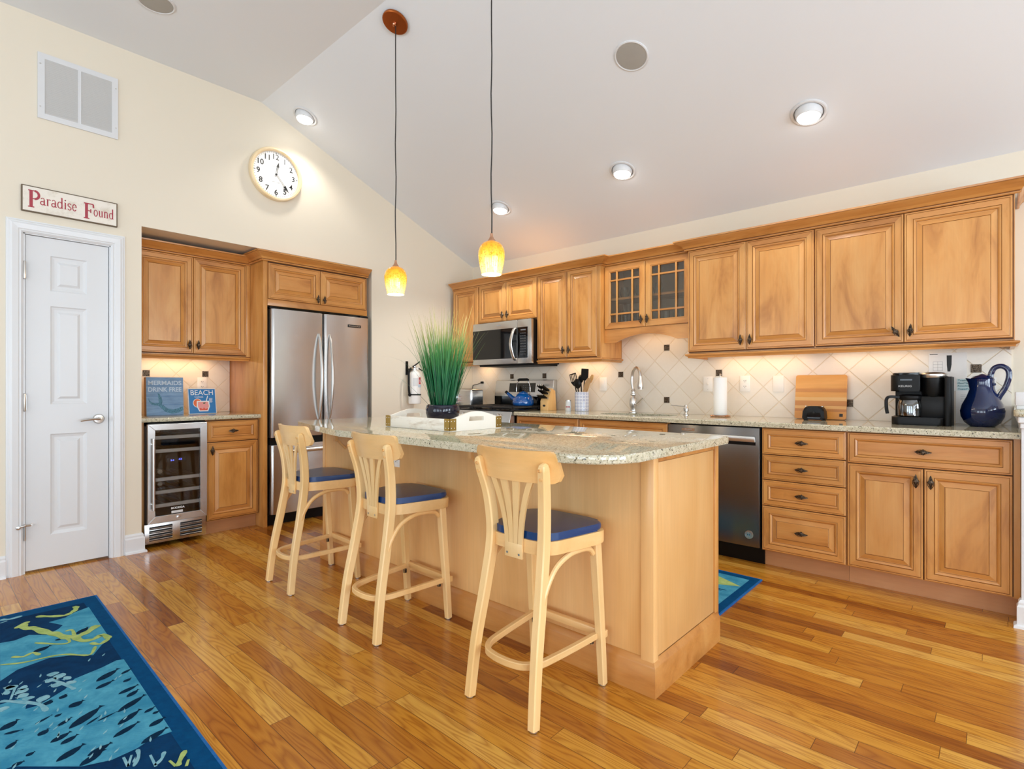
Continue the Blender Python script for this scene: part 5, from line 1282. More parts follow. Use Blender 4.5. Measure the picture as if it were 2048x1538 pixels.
W2, H2 = .203, .205
mb = MB(); mb.box(0, W2, .0, .018, 0, H2, 'paper'); mb.box(0, W2+.001, -.002, 0, 0, H2, 'whitemetal'); mb.box(.004, W2-.003, -.0026, -.002, .004, H2-.004, 'bookblue'); mb.bm.transform(R7); obj('cover', mb, t, F)
mb = MB(); text(mb, 'BEACH', W2/2, -.003, .172, .040, 'text_white', .165); text(mb, 'Cocktails', .078, -.003, .138, .014, 'text_white', .062)
for k in range(6): mb.box(.152, .178-.004*(k % 2), -.003, -.0026, .122-k*.006, .1245-k*.006, 'text_white')
mb.bm.transform(R7); obj('lettering', mb, t, F)
mb = MB()
def disc(cx_, cz_, rx, rz, y, m, a0=0, a1=2*PI):
    n = 28; mb.face([mb.bm.verts.new((cx_+rx*math.cos(a0+(a1-a0)*k/n), y, cz_+rz*math.sin(a0+(a1-a0)*k/n))) for k in range(n if a1-a0 > 6 else n+1)], m)
disc(.065, .088, .033, .036, -.0029, 'text_white'); disc(.065, .088, .029, .032, -.0031, 'orange')
mb.face([mb.bm.verts.new(p) for p in ((.060,-.0033,.105),(.150,-.0033,.105),(.156,-.0033,.060),(.140,-.0033,.020),(.075,-.0033,.020),(.058,-.0033,.058))], 'text_white')
mb.face([mb.bm.verts.new(p) for p in ((.068,-.0035,.096),(.143,-.0035,.096),(.148,-.0035,.060),(.135,-.0035,.028),(.080,-.0035,.028),(.066,-.0035,.060))], 'pink')
mb.face([mb.bm.verts.new(p) for p in ((.080,-.0037,.028),(.135,-.0037,.028),(.141,-.0037,.046),(.12,-.0037,.040),(.11,-.0037,.052),(.10,-.0037,.038),(.085,-.0037,.050),(.075,-.0037,.040))], 'icered')
mb.face([mb.bm.verts.new(p) for p in ((.128,-.0036,.105),(.134,-.0036,.105),(.146,-.0036,.145),(.140,-.0036,.147))], 'text_white')
mb.face([mb.bm.verts.new(p) for p in ((.105,-.0039,.090),(.125,-.0039,.092),(.120,-.0039,.082),(.108,-.0039,.080))], 'grass')
mb.bm.transform(R7); obj('printed_cocktail', mb, t, F)
mb = MB(); mb.prism(round_poly([(-3.11,.47),(-3.05,.47),(-3.05,.60),(-3.11,.60)], .02, 4), CT, CT+.10, 'glaze', 'xy', .006, 2); obj('storage_basket', mb, None, F, 'brown wooden box in the niche corner, behind the mermaid sign', 'box')
# ---------------------------------------------------------------- bar stools (built once, then copied)
SECL = [(-.5,-.38),(-.38,-.5),(.38,-.5),(.5,-.38),(.5,.38),(.38,.5),(-.38,.5),(-.5,.38)]
def make_stool(loc, rotz, label):
    t = thing('bar_stool', label, 'bar stool', loc, group='bar stools at the island', rotz=rotz)
    for s in (-1, 1):
        mb = MB(); pth = smooth_path([(.150*s,-.195,.006), (.142*s,-.172,.20), (.131*s,-.138,.38), (.123*s,-.112,.53), (.123*s,-.106,.62), (.132*s,-.116,.73), (.146*s,-.136,.815), (.151*s,-.144,.850)], 5)
        n = len(pth); sc_ = [(.030+.004*math.sin(PI*i/(n-1)), .034+.006*math.sin(PI*i/(n-1))) for i in range(n)]
        pth += [Vector((.1525*s,-.1465,.863)), Vector((.153*s,-.148,.869))]; sc_ += [(.024, .027), (.012, .014)]
        mb.sweep(pth, SECL, 'beech', up=(0,1,0), scale=sc_)
        for z in (.815, .845): mb.lathe([(.006, -.0195), (.006, -.014), (0, -.0198)], (.148*s, -.138-(z-.815)*.25, z), 'beech_x', 10, 'y', cap=False)
        lg = obj('leg', mb, t, local=True)
        mb = MB(); mb.lathe([(.013, 0), (.015, .002), (.015, .006), (0, .007)], (.150*s, -.195, 0), 'nickel', 14); obj('glide', mb, lg, local=True)
        mb = MB(); pth = [(.166*s,.193,.006), (.164*s,.180,.20), (.160*s,.165,.40), (.157*s,.156,.5445)]
        mb.sweep(pth, SECL, 'beech', up=(0,1,0), scale=[(.028,.028), (.030,.031), (.034,.034), (.036,.036)])
        lg = obj('leg', mb, t, local=True)
        mb = MB(); mb.lathe([(.013, 0), (.015, .002), (.015, .006), (0, .007)], (.166*s, .193, 0), 'nickel', 14); obj('glide', mb, lg, local=True)
        mb = MB(); mb.tube(smooth_path([(.136*s,-.138,.345), (.138*s,-.122,.42), (.142*s,-.072,.495), (.148*s,.0,.530), (.153*s,.075,.535), (.156*s,.118,.527), (.157*s,.140,.505)], 6), .0105, 'beech_x', 10, up=(1,0,0)); obj('arch_brace', mb, t, local=True)
    seat = round_poly([(-.138,-.118), (.138,-.118), (.196,.190), (.10,.216), (-.10,.216), (-.196,.190)], [.085,.085,.07,.25,.25,.07], 8)
    mb = MB(); mb.prism(seat, .545, .592, 'beech_x', 'xy', .005, 2); obj('seat_frame', mb, t, local=True)
    c_ = [(x*.955, (y-.045)*.955+.045) for x, y in seat]; mb = MB(); mb.prism(c_, .5925, .619, 'blueseat', 'xy', .011, 4); obj('seat_cushion', mb, t, label='blue vinyl seat cushion', local=True)
    # curved top rail
    mb = MB(); nx, W_, z0, z1, r = 30, .190, .797, .908, .028
    F_, B_ = [], []
    for i in range(nx+1):
        x = -W_*math.cos(PI*i/nx)*.35-.65*W_*(1-2*i/nx); e = max(0, abs(x)-(W_-r)); cut = r-math.sqrt(max(0, r*r-e*e))
        y = -.157+.055*(x/W_)**2; lean = -.012
        zs = [z0+cut, (z0+z1)/2, z1-cut+.010*(x/W_)**2*0]
        F_.append([mb.bm.verts.new((x, y+.009+lean*(k-1), z)) for k, z in enumerate(zs)]); B_.append([mb.bm.verts.new((x, y-.009+lean*(k-1), z)) for k, z in enumerate(zs)])
    for i in range(nx):
        for k in range(2):
            mb.face([F_[i][k], F_[i][k+1], F_[i+1][k+1], F_[i+1][k]], 'beech_x'); mb.face([B_[i][k], B_[i+1][k], B_[i+1][k+1], B_[i][k+1]], 'beech_x')
        mb.face([F_[i][0], F_[i+1][0], B_[i+1][0], B_[i][0]], 'beech_x'); mb.face([F_[i][2], B_[i][2], B_[i+1][2], F_[i+1][2]], 'beech_x')
    for i in (0, nx):
        for k in range(2): mb.face([F_[i][k], F_[i][k+1], B_[i][k+1], B_[i][k]], 'beech_x')
    obj('top_rail', mb, t, local=True)
    # fan splat
    mb = MB(); mb.box(-.041, .041, -.128, -.119, .520, .572, 'beech', .002)
    for dx in (-.028, .028): mb.lathe([(.004, -.1298), (.003, -.128)], (dx, 0, .535), 'nickel', 8, 'y')
    for k, (b0, b1, w0, w1) in enumerate(((-.0312,-.094,.0188,.026), (-.0104,-.032,.0188,.032), (.0104,.032,.0188,.032), (.0312,.094,.0188,.026))):
        L, R = [], []
        for i in range(13):
            u = i/12; x = b0+(b1-b0)*u**1.9; z = .568+(.815-.568)*u; w = (w0+(w1-w0)*u)/2; y = -.1235-.026*u*u+.055*(x/.186)**2*u
            L.append([mb.bm.verts.new((x-w, y-.004, z)), mb.bm.verts.new((x-w, y+.004, z))]); R.append([mb.bm.verts.new((x+w, y-.004, z)), mb.bm.verts.new((x+w, y+.004, z))])
        for i in range(12):
            mb.face([L[i][0], R[i][0], R[i+1][0], L[i+1][0]], 'beech'); mb.face([L[i][1], L[i+1][1], R[i+1][1], R[i][1]], 'beech')
            mb.face([L[i][0], L[i+1][0], L[i+1][1], L[i][1]], 'beech'); mb.face([R[i][0], R[i][1], R[i+1][1], R[i+1][0]], 'beech')
    obj('splat', mb, t, local=True)
    # bent foot ring, front bar
    mb = MB(); half = [(.152,.165,.190), (.142,.05,.186), (.130,-.06,.183), (.118,-.125,.181), (.085,-.168,.180), (.04,-.183,.180), (0,-.186,.180)]
    pth = smooth_path(half+[(-x, y, z) for x, y, z in half[-2::-1]], 5); mb.sweep(pth, SECL, 'beech_x', scale=[(.020,.024)]*len(pth)); obj('foot_ring', mb, t, local=True)
    mb = MB(); mb.box(-.178, .178, .186, .212, .178, .206, 'beech_x', .004)
    for s in (-1, 1): mb.box(.140*s-.006, .140*s+.006, .150, .164, .158, .180, 'iron', .001)
    obj('front_bar', mb, t, local=True)
    return t
st = make_stool((3.058, -2.604, 0), 0, 'nearest beech bar stool with bright blue seat, by the right end of the island')
dup(st, (2.182, -2.606, 0), math.radians(-1.5), 'middle beech bar stool with dark blue seat, in front of the island outlet')
dup(st, (1.362, -2.592, 0), math.radians(-3), 'farthest beech bar stool with dark blue seat, in front of the refrigerator')

# ---------------------------------------------------------------- tray and plant
t = thing('serving_tray', 'whitewashed wooden serving tray with brass corners, on the island', 'tray', (2.095, -2.232, .905))
tx0, tx1, ty0, ty1, tz = 1.832, 2.360, -2.414, -2.052, .9056
mb = MB(); mb.box(tx0+.01, tx1-.01, ty0+.01, ty1-.01, tz, tz+.012, 'whitewash'); obj('bottom', mb, t)
for y in (ty0, ty1-.014):
    mb = MB(); mb.box(tx0, tx1, y, y+.014, tz, tz+.060, 'whitewash', .002); obj('side', mb, t)
for x in (tx0, tx1-.014):
    mb = MB(); y0, y1 = ty0+.0145, ty1-.0145; ym = (y0+y1)/2; n = 20
    top = [(y0+(y1-y0)*k/n, tz+.060+.034*math.sin(PI*k/n)**1.3) for k in range(n+1)]
    slot = lambda s: [(ym-.05, tz+.050+s*.012), (ym+.05, tz+.050+s*.012)]
    # end board with a rounded hand slot, built as strips above, below and beside the slot
    sz0, sz1, sy0, sy1 = tz+.046, tz+.068, ym-.058, ym+.058
    mb.box(x, x+.014, y0, y1, tz, sz0, 'whitewashdull'); mb.box(x, x+.014, y0, sy0, sz0, tz+.0601, 'whitewashdull'); mb.box(x, x+.014, sy1, y1, sz0, tz+.0601, 'whitewashdull')
    low = lambda y: sz1 if sy0 <= y <= sy1 else tz+.060
    pts_ = [p for p in top]
    for k in range(n):
        (a, za), (b, zb) = top[k], top[k+1]; m_ = (a+b)/2; lo = sz1 if sy0 < m_ < sy1 else tz+.060
        mb.prism([(a, min(lo, za)-.0), (b, min(lo, zb)), (b, max(zb, lo+.0005)), (a, max(za, lo+.0005))], x, x+.014, 'whitewashdull', 'yz')
    mb.box(x+.001, x+.013, sy0-.001, sy0+.006, sz0, tz+.075, 'whitewashdull'); mb.box(x+.001, x+.013, sy1-.006, sy1+.001, sz0, tz+.075, 'whitewashdull')
    obj('handle_end', mb, t)
for x, sx in ((tx0, 1), (tx1, -1)):
    for y, sy in ((ty0, 1), (ty1, -1)):
        mb = MB(); xo, yo = x-.0015*sx, y-.0015*sy
        mb.box(xo, xo+.042*sx, yo, yo+.0014*sy, tz+.004, tz+.062, 'brass'); mb.box(xo, xo+.0014*sx, yo, yo+.042*sy, tz+.004, tz+.062, 'brass')
        for u in (.010, .030):
            for z in (.016, .050):
                mb.lathe([(.0028, 0), (.0018, -.0016*sy), (0, -.0018*sy)], (xo+u*sx, yo, tz+z), 'rivet', 8, 'y', cap=False); mb.lathe([(.0028, 0), (.0018, -.0016*sx), (0, -.0018*sx)], (xo, yo+u*sy, tz+z), 'rivet', 8, 'x', cap=False)
        obj('corner_bracket', mb, t)
px, py, pz = 2.095, -2.232, tz+.0125
t = thing('potted_grass', 'tall green ornamental grass in a glossy navy bowl, on the tray', 'plant', (px, py, pz))
mb = MB(); mb.lathe([(.058, 0), (.066, .004), (.082, .030), (.090, .062), (.092, .088), (.086, .107), (.082, .110), (.078, .106), (.082, .085), (.078, .078), (0, .078)], (px, py, pz), 'navypot', 48); obj('pot', mb, t)
mb = MB(); mb.lathe([(.080, .079), (.05, .086), (0, .088)], (px, py, pz), 'rubber', 24, cap=False); obj('soil', mb, t)
random.seed(7); mb = MB()
def blade(a, r0, lean, L, w, bend, az):
    base = Vector((px+r0*math.cos(a), py+r0*math.sin(a), pz+.080)); d = Vector((math.cos(az), math.sin(az), 0)); n = 8; L_, R_ = [], []
    p = base.copy(); th = lean
    s_ = Vector((-math.sin(az), math.cos(az), 0)); tw = random.uniform(-1, 1); s_ = (s_*math.cos(tw)+d*math.sin(tw)).normalized()
    for i in range(n+1):
        u = i/n; ww = w*(1-u**2.2)*.5+.0003
        L_.append(mb.bm.verts.new(p-s_*ww)); R_.append(mb.bm.verts.new(p+s_*ww))
        p = p+(Vector((0,0,1))*math.cos(th)+d*math.sin(th))*(L/n); th += bend*(.3+u*1.6)/n
    for i in range(n): mb.face([L_[i], R_[i], R_[i+1], L_[i+1]], 'grass')
for k in range(430):
    a = random.uniform(0, 2*PI); r0 = .062*math.sqrt(random.random()); az = a+random.uniform(-.6, .6)
    hgt = random.choice((.30, .36, .42, .48, .54))*random.uniform(.85, 1.06); blade(a, r0, .02+r0*4.2*random.uniform(.5, 1.2), hgt, random.uniform(.0035, .0065), random.uniform(-.02, .28), az)
cr = Vector((.742, .670, 0))
for s, L, ln, bd in ((-1, .44, .32, 1.5), (-1, .50, .22, 1.1), (1, .50, .30, .5), (1, .42, .40, .25), (-1, .30, .75, .35), (1, .46, .24, .55)):
    az = math.atan2(cr.y*s, cr.x*s)+random.uniform(-.4, .4); blade(az, .05, ln, L, .003, bd, az)
obj('grass_foliage', mb, t)

# ---------------------------------------------------------------- pendants
SLOPE = math.atan(.403)
def pendant(x, label, zb):
    y = -2.206; zc = 2.446-.403*y
    t = thing('pendant_lamp', label, 'pendant lamp', (x, y, zb), group='amber glass pendants over the island')
    mb = MB(); R_ = Matrix.Translation((x, y, zc-.001)) @ Matrix.Rotation(-SLOPE, 4, 'X')
    mb.lathe([(.0, -.004), (.078, -.004), (.078, -.016), (.074, -.019), (.0, -.021)][::-1], (0,0,0), 'copper', 40); mb.lathe([(.012, -.020), (.010, -.030), (.006, -.034), (.006, -.040), (0, -.041)], (0,0,0), 'coppert', 16)
    mb.bm.transform(R_); obj('canopy', mb, t)
    mb = MB(); mb.tube([(x+.002*math.sin(i*1.7), y+.002*math.cos(i*1.3), zb+.205+(zc-.03-zb-.205)*i/14) for i in range(15)], .0032, 'cord', 8, up=(0,1,0)); obj('cord', mb, t)
    mb = MB(); mb.lathe([(.021, .166), (.020, .172), (.012, .182), (.0075, .194), (.0065, .206), (.0045, .208), (0, .208)], (x, y, zb), 'coppert', 20); obj('socket_cap', mb, t)
    mb = MB(); pr = [(.050, 0), (.055, .020), (.0625, .055), (.067, .090), (.0665, .115), (.059, .140), (.044, .157), (.022, .167), (.018, .165), (.041, .153), (.056, .137), (.0632, .114), (.0637, .090), (.0592, .055), (.052, .020), (.0475, .001)]
    mb.lathe(pr, (0,0,0), 'amber', 36, cap=False)
    o = bpy.data.objects.new('shade', mb.mesh('shade')); o.parent = t; COL.objects.link(o); WORLD[o.name] = WORLD[t.name]
    mb = MB(); mb.lathe([(0, .030), (.020, .036), (.026, .055), (.020, .080), (.012, .100), (0, .102)], (x, y, zb), 'lampglow', 18); obj('bulb', mb, t)
    d = bpy.data.lights.new('pendant_bulb', 'POINT'); d.energy = 6.0; d.color = (1, .86, .64); d.shadow_soft_size = .045
    o = bpy.data.objects.new('pendant_bulb', d); COL.objects.link(o); o.location = (x, y, zb-.01)
pendant(1.631, 'amber glass pendant lamp in front of the refrigerator, with its copper ceiling disc in view', 1.681)
pendant(2.439, 'amber glass pendant lamp hanging before the sloped ceiling, its canopy out of the photo', 1.689)

# ---------------------------------------------------------------- recessed eyeball lights, speakers
def on_slope(x, y): return Matrix.Translation((x, y, 2.446-.403*y)) @ Matrix.Rotation(-SLOPE, 4, 'X')
def can(x, y, label, power):
    t = thing('recessed_light', label, 'ceiling light', (x, y, 2.446-.403*y), group='recessed eyeball lights')
    mb = MB(); mb.lathe([(.096, 0), (.097, -.004), (.090, -.008), (.080, -.007), (.078, -.002), (.078, .0)], (0,0,0), 'white', 48, cap=False); mb.lathe([(.0785, -.0015), (.0745, -.001)], (0,0,0), 'ventdark', 48, cap=False); mb.bm.transform(on_slope(x, y)); obj('trim_ring', mb, t)
    mb = MB(); c = Vector((x, y, 2.446-.403*y)); pr = []
    # swivelled eyeball: a sphere cap poking out of the slope, aimed straight down
    for k in range(9):
        a = math.radians(6+k*9.0); pr.append((.074*math.sin(a+.15) if k else .050, -.055*math.cos(a)-.0))
    pr = [(.061, -.030), (.066, -.027), (.071, -.014), (.073, .0), (.073, .02)]
    mb.lathe(pr, (0,0,0), 'white', 40, cap=False); mb.lathe([(.0605, -.030), (.054, -.040), (.038, -.048), (0, -.053)], (0,0,0), 'lampglow', 40, cap=False)
    mb.bm.transform(Matrix.Translation(c) @ Matrix.Rotation(-SLOPE*.35, 4, 'X')); obj('eyeball', mb, t)
    d = bpy.data.lights.new('recessed_bulb', 'SPOT'); d.energy = power; d.spot_size = math.radians(125); d.spot_blend = .6; d.shadow_soft_size = .05; d.color = (1, .95, .87)
    o = bpy.data.objects.new('recessed_bulb', d); COL.objects.link(o); o.location = c+Vector((0, .02, -.075))
can(.235, -2.070, 'recessed ceiling light by the left wall, above the clock', 15)
can(3.516, -.672, 'recessed ceiling light farthest right, largest in the photo', 15)
can(2.282, -.665, 'recessed ceiling light above the glass-door cabinet', 20)
can(1.052, -.668, 'recessed ceiling light right behind the right pendant cord', 48)
def speaker(mat4, label, loc):
    t = thing('ceiling_speaker', label, 'speaker', loc, group='round ceiling speakers')
    mb = MB(); mb.lathe([(.098, 0), (.098, -.004), (.092, -.007), (.087, -.005), (.086, 0)], (0,0,0), 'white', 48, cap=False); mb.bm.transform(mat4); obj('rim', mb, t)
    mb = MB(); mb.lathe([(.087, -.004), (.05, -.006), (0, -.0065)], (0,0,0), 'grille', 40, cap=False); mb.lathe([(.087, -.001), (0, -.001)], (0,0,0), 'grille', 40, cap=False); mb.bm.transform(mat4); obj('grille', mb, t)
speaker(on_slope(2.777, -1.409), 'round grey speaker in the sloped ceiling, right of the pendants', (2.777, -1.409, 3.014))
speaker(Matrix.Translation((.668, -3.205, ZA)), 'round grey speaker in the flat ceiling, at the top edge of the photo', (.668, -3.205, ZA))

# ---------------------------------------------------------------- left wall: vent, sign, clock, extinguisher
t = thing('return_vent', 'large white return air vent with two louvre panels, high on the left wall', 'vent', (-3.453, 0, 2.76), F)
a, b, c, d_ = -3.654, -3.252, 2.760, 3.160; fr_ = .033
mb = MB()
mb.box(a, b, -.010, -.0016, c, c+fr_, 'white'); mb.box(a, b, -.010, -.0016, d_-fr_, d_, 'white'); mb.box(a, a+fr_, -.010, -.0016, c+fr_, d_-fr_, 'white'); mb.box(b-fr_, b, -.010, -.0016, c+fr_, d_-fr_, 'white'); mb.box(-3.461, -3.445, -.010, -.0016, c+fr_, d_-fr_, 'white')
for x in (a+.012, b-.012):
    for z in (c+.07, d_-.07): mb.lathe([(.004, -.0115), (.004, -.010), (0, -.012)], (x, 0, z), 'nickel', 8, 'y', cap=False)
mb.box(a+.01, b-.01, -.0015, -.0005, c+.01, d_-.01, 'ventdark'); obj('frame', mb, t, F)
for x0, x1 in ((a+fr_, -3.461), (-3.445, b-fr_)):
    mb = MB(); n = 30
    for k in range(n):
        z = c+fr_+(d_-c-2*fr_)*(k+.5)/n; mb.box(x0, x1, -.0075, -.0065, z-.0058, z+.0058, 'slat', rot=Matrix.Rotation(.75, 4, 'X'), piv=(0, -.007, z))
    obj('louvre_panel', mb, t, F)
# wooden sign with serif lettering drawn from strokes
t = thing('wall_sign', 'cream wooden sign reading Paradise Found in red, above the closet door', 'sign', (-3.492, 0, 2.17), F)
sx0, sx1, sz0, sz1 = -3.729, -3.256, 2.176, 2.334
mb = MB(); mb.box(sx0, sx1, -.018, -.0005, sz0, sz1, 'signedge', .004, 2); mb.box(sx0+.007, sx1-.007, -.0186, -.0175, sz0+.007, sz1-.007, 'signcream')
obj('board', mb, t, F)
def arc(cx_, cz_, rx, rz, a0, a1, n=14): return [(cx_+rx*math.cos(math.radians(a0+(a1-a0)*k/n)), cz_+rz*math.sin(math.radians(a0+(a1-a0)*k/n))) for k in range(n+1)]
def st_(pts, w): return (pts, w)
TK, TN = .15, .06     # thick and thin strokes, in units of the letter height
SER = lambda x, z, h=.16: ([(x-h, z), (x+h, z)], TN)
GL = {   # width, strokes ; x-height letters live in 0..1
 'P': (.78, [([(.20,0),(.20,1)],TK), ([(.2,.97),(.42,.97)],TN), (arc(.42,.74,.27,.23,90,-90),TK*.8), ([(.2,.51),(.42,.51)],TN), SER(.2,.03,.20), ([(.02,.97),(.2,.97)],TN)]),
 'F': (.76, [([(.20,0),(.20,1)],TK), ([(.02,.97),(.68,.97)],TN*1.2), ([(.67,.97),(.70,.74)],TN*1.4), ([(.2,.52),(.50,.52)],TN), ([(.50,.64),(.50,.40)],TN), SER(.2,.03,.20)]),
 'a': (.82, [(arc(.40,.72,.22,.26,160,0),TN*1.6), ([(.62,.72),(.62,.10),(.70,.03),(.80,.08)],TK), (arc(.36,.27,.26,.25,40,330),TN*2)]),
 'r': (.66, [([(.22,0),(.22,.95)],TK), ([(.04,.92),(.22,.94)],TN), SER(.22,.03), (arc(.48,.62,.24,.32,170,70),TN*1.5), ([(.56,.92),(.60,.82)],TK)]),
 'd': (.92, [(arc(.40,.46,.31,.45,20,340),TN*2), ([(.70,0),(.70,1.55)],TK), ([(.54,1.52),(.70,1.52)],TN), ([(.70,.03),(.88,.03)],TN)]),
 'i': (.46, [([(.22,0),(.22,.95)],TK), ([(.05,.92),(.22,.94)],TN), SER(.22,.03), (arc(.22,1.28,.03,.03,0,360,8),TK)]),
 's': (.66, [(arc(.34,.72,.21,.22,20,250),TN*2), ([(.27,.52),(.45,.42)],TK), (arc(.34,.25,.23,.23,50,-160),TN*2)]),
 'e': (.76, [([(.12,.52),(.64,.52)],TN), (arc(.38,.48,.27,.47,5,325),TN*2)]),
 'o': (.86, [(arc(.42,.47,.31,.46,0,360,24),TN*2)]),
 'u': (.94, [([(.20,.94),(.20,.30)],TK), (arc(.42,.30,.22,.27,180,300),TN*2), ([(.70,.94),(.70,0)],TK), ([(.04,.93),(.2,.93)],TN), ([(.54,.93),(.7,.93)],TN), ([(.7,.03),(.88,.03)],TN)]),
 'n': (.96, [([(.20,.94),(.20,0)],TK), (arc(.45,.64,.25,.30,175,10),TN*2), ([(.70,.66),(.70,0)],TK), SER(.2,.03), SER(.7,.03), ([(.04,.93),(.2,.93)],TN)]),
}
def stroke(mb, pts, w, y, m):
    n = len(pts); L, R = [], []
    for i in range(n):
        p = Vector(pts[i]); q0 = Vector(pts[max(i-1, 0)]); q1 = Vector(pts[min(i+1, n-1)]); d = (q1-q0)
        if d.length < 1e-9: d = Vector((1, 0))
        d.normalize(); nn = Vector((-d.y, d.x))*w/2
        L.append(mb.bm.verts.new((p.x+nn.x, y, p.y+nn.y))); R.append(mb.bm.verts.new((p.x-nn.x, y, p.y-nn.y)))
    for i in range(n-1): mb.face([L[i], L[i+1], R[i+1], R[i]], m)
def serif(mb, s, x, z, caph, xh, adv, m):
    k = 0
    for ch in s:
        h = caph if ch.isupper() else xh; w, strokes = GL[ch]
        for pts, t_ in strokes:
            stroke(mb, [(x+p[0]*h*adv, z+p[1]*h) for p in pts], t_*h, -.0192-.0001*(k % 6), m); k += 1
        x += w*h*adv*1.06
    return x
mb = MB(); xe = serif(mb, 'P', sx0+.030, 2.204, .104, .05, .70, 'text_red'); xe = serif(mb, 'aradise', sx0+.084, 2.229, .104, .043, .77, 'text_red')
xe = serif(mb, 'F', sx0+.295, 2.197, .100, .05, .72, 'text_red'); serif(mb, 'ound', sx0+.345, 2.222, .104, .042, .66, 'text_red'); obj('lettering', mb, t, F)
# clock
t = thing('wall_clock', 'round white wall clock with a light wood rim, high on the left wall', 'clock', (-2.205, 0, 2.83), F)
kx_, kz_, kr = -2.205, 2.832, .211
mb = MB(); mb.lathe([(kr-.004, -.0005), (kr, -.006), (kr, -.034), (kr-.006, -.042), (kr-.018, -.042), (kr-.026, -.036), (kr-.030, -.020)], (kx_, 0, kz_), 'palewood', 72, 'y', cap=False); obj('rim', mb, t, F)
mb = MB(); mb.lathe([(kr-.028, -.018), (0, -.018)], (kx_, 0, kz_), 'paper', 64, 'y', cap=False)
mb.lathe([(kr-.005, -.0008), (0, -.0008)], (kx_, 0, kz_), 'paper', 48, 'y', cap=False); obj('dial', mb, t, F)
mb = MB()
for k in range(60):
    a = 2*PI*k/60; big = k % 15 == 0; r1 = kr-.034; r0 = r1-(.014 if big else .007); w = .003 if big else .0013
    s_, c_ = math.sin(a), math.cos(a); pts = [(r0, -w), (r1, -w), (r1, w), (r0, w)]
    mb.face([mb.bm.verts.new((kx_+s_*r+c_*q, -.0186, kz_+c_*r-s_*q)) for r, q in pts], 'text_black')
for k in range(1, 13):
    a = 2*PI*k/12; r = kr-.070; text(mb, str(k), kx_+r*math.sin(a), -.0186, kz_+r*math.cos(a), .043, 'text_black', None, bold=.012)
for s_, z in (('FRENCH', .062), ('TAVERN', .049), ('EST. 1985', -.062)): text(mb, s_, kx_, -.0185, kz_+z, .008, 'text_grey', .06)
obj('numerals', mb, t, F)
def hand(name, ang, L, w, y, tipw):
    mb = MB(); s_, c_ = math.sin(ang), math.cos(ang); P = lambda r, q: (kx_+s_*r+c_*q, y, kz_+c_*r-s_*q)
    for q0, q1 in ((-w, -w*.45), (w*.45, w)): mb.face([mb.bm.verts.new(P(*p)) for p in ((0, q0), (L*.62, q0), (L*.62, q1), (0, q1))], 'text_black')
    mb.face([mb.bm.verts.new(P(*p)) for p in ((L*.62, -tipw), (L*.66, -tipw), (L, 0), (L*.66, tipw), (L*.62, tipw))], 'text_black')
    mb.lathe([(.008, y), (.008, y-.002), (0, y-.003)], (kx_, 0, kz_), 'text_black', 16, 'y', cap=False); obj(name, mb, t, F)
hand('hour_hand', 2*PI*(12.39/12), .105, .006, -.021, .011); hand('minute_hand', 2*PI*(23.4/60), .165, .0055, -.024, .011)
# fire extinguisher
ex, ey = -.862, -.075        # wall frame: local x along the wall, -y out of the wall
t = thing('fire_extinguisher', 'white fire extinguisher with black hose, hanging on the wall right of the refrigerator', 'fire extinguisher', (ex, ey, .955), F)
mb = MB(); mb.lathe([(.050, .955), (.058, .958), (.060, .968), (.060, 1.225), (.054, 1.252), (.036, 1.272), (.022, 1.280), (.022, 1.290)], (ex, ey, 0), 'whitemetal', 36); obj('cylinder', mb, t, F)
mb = MB(); mb.lathe([(.020, 1.288), (.024, 1.292), (.024, 1.305), (.016, 1.310), (.016, 1.325), (0, 1.327)], (ex, ey, 0), 'nickel', 18); mb.tube([(ex-.02, ey, 1.307), (ex-.055, ey-.01, 1.303)], .011, 'nickel', 10); mb.lathe([(.014, -.030), (.014, -.022), (0, -.031)], (ex+.012, ey, 1.303), 'whitemetal', 14, 'y', cap=False); obj('valve', mb, t, F)
mb = MB(); mb.sweep([(ex-.02, ey, 1.322), (ex+.02, ey-.0, 1.345), (ex+.055, ey-.01, 1.372)], [(-.010,-.004),(.010,-.004),(.010,.004),(-.010,.004)], 'black'); mb.sweep([(ex-.015, ey-.004, 1.314), (ex+.03, ey-.006, 1.310), (ex+.085, ey-.012, 1.283)], [(-.009,-.004),(.009,-.004),(.009,.004),(-.009,.004)], 'black'); obj('lever', mb, t, F)
mb = MB(); mb.tube(smooth_path([(ex-.050, ey-.008, 1.303), (ex-.078, ey-.012, 1.270), (ex-.084, ey-.016, 1.20), (ex-.082, ey-.016, 1.10), (ex-.070, ey-.016, 1.03)], 5), .0105, 'rubber', 10, up=(0,1,0)); obj('hose', mb, t, F)
mb = MB(); mb.lathe([(.0625, 1.040), (.0625, 1.052)], (ex, ey, 0), 'rubber', 32, cap=False); mb.box(ex-.082, ex-.060, ey-.02, ey+.0, 1.036, 1.056, 'rubber', .003); obj('strap', mb, t, F)
mb = MB()
def wrap(z0, z1, a0, a1, m, r=.0603, n=8):
    A = [[mb.bm.verts.new((ex+r*math.sin(a0+(a1-a0)*k/n), ey-r*math.cos(a0+(a1-a0)*k/n), z)) for z in (z0, z1)] for k in range(n+1)]
    for k in range(n): mb.face([A[k][0], A[k+1][0], A[k+1][1], A[k][1]], m)
wrap(1.150, 1.215, .05, .95, 'redlabel'); wrap(1.118, 1.146, -.1, .95, 'text_pale'); wrap(1.13, 1.21, -.95, -.05, 'greywhite')
for k in range(4): wrap(1.160+k*.012, 1.164+k*.012, .15, .8, 'text_white', .0606)
obj('label', mb, t, F)
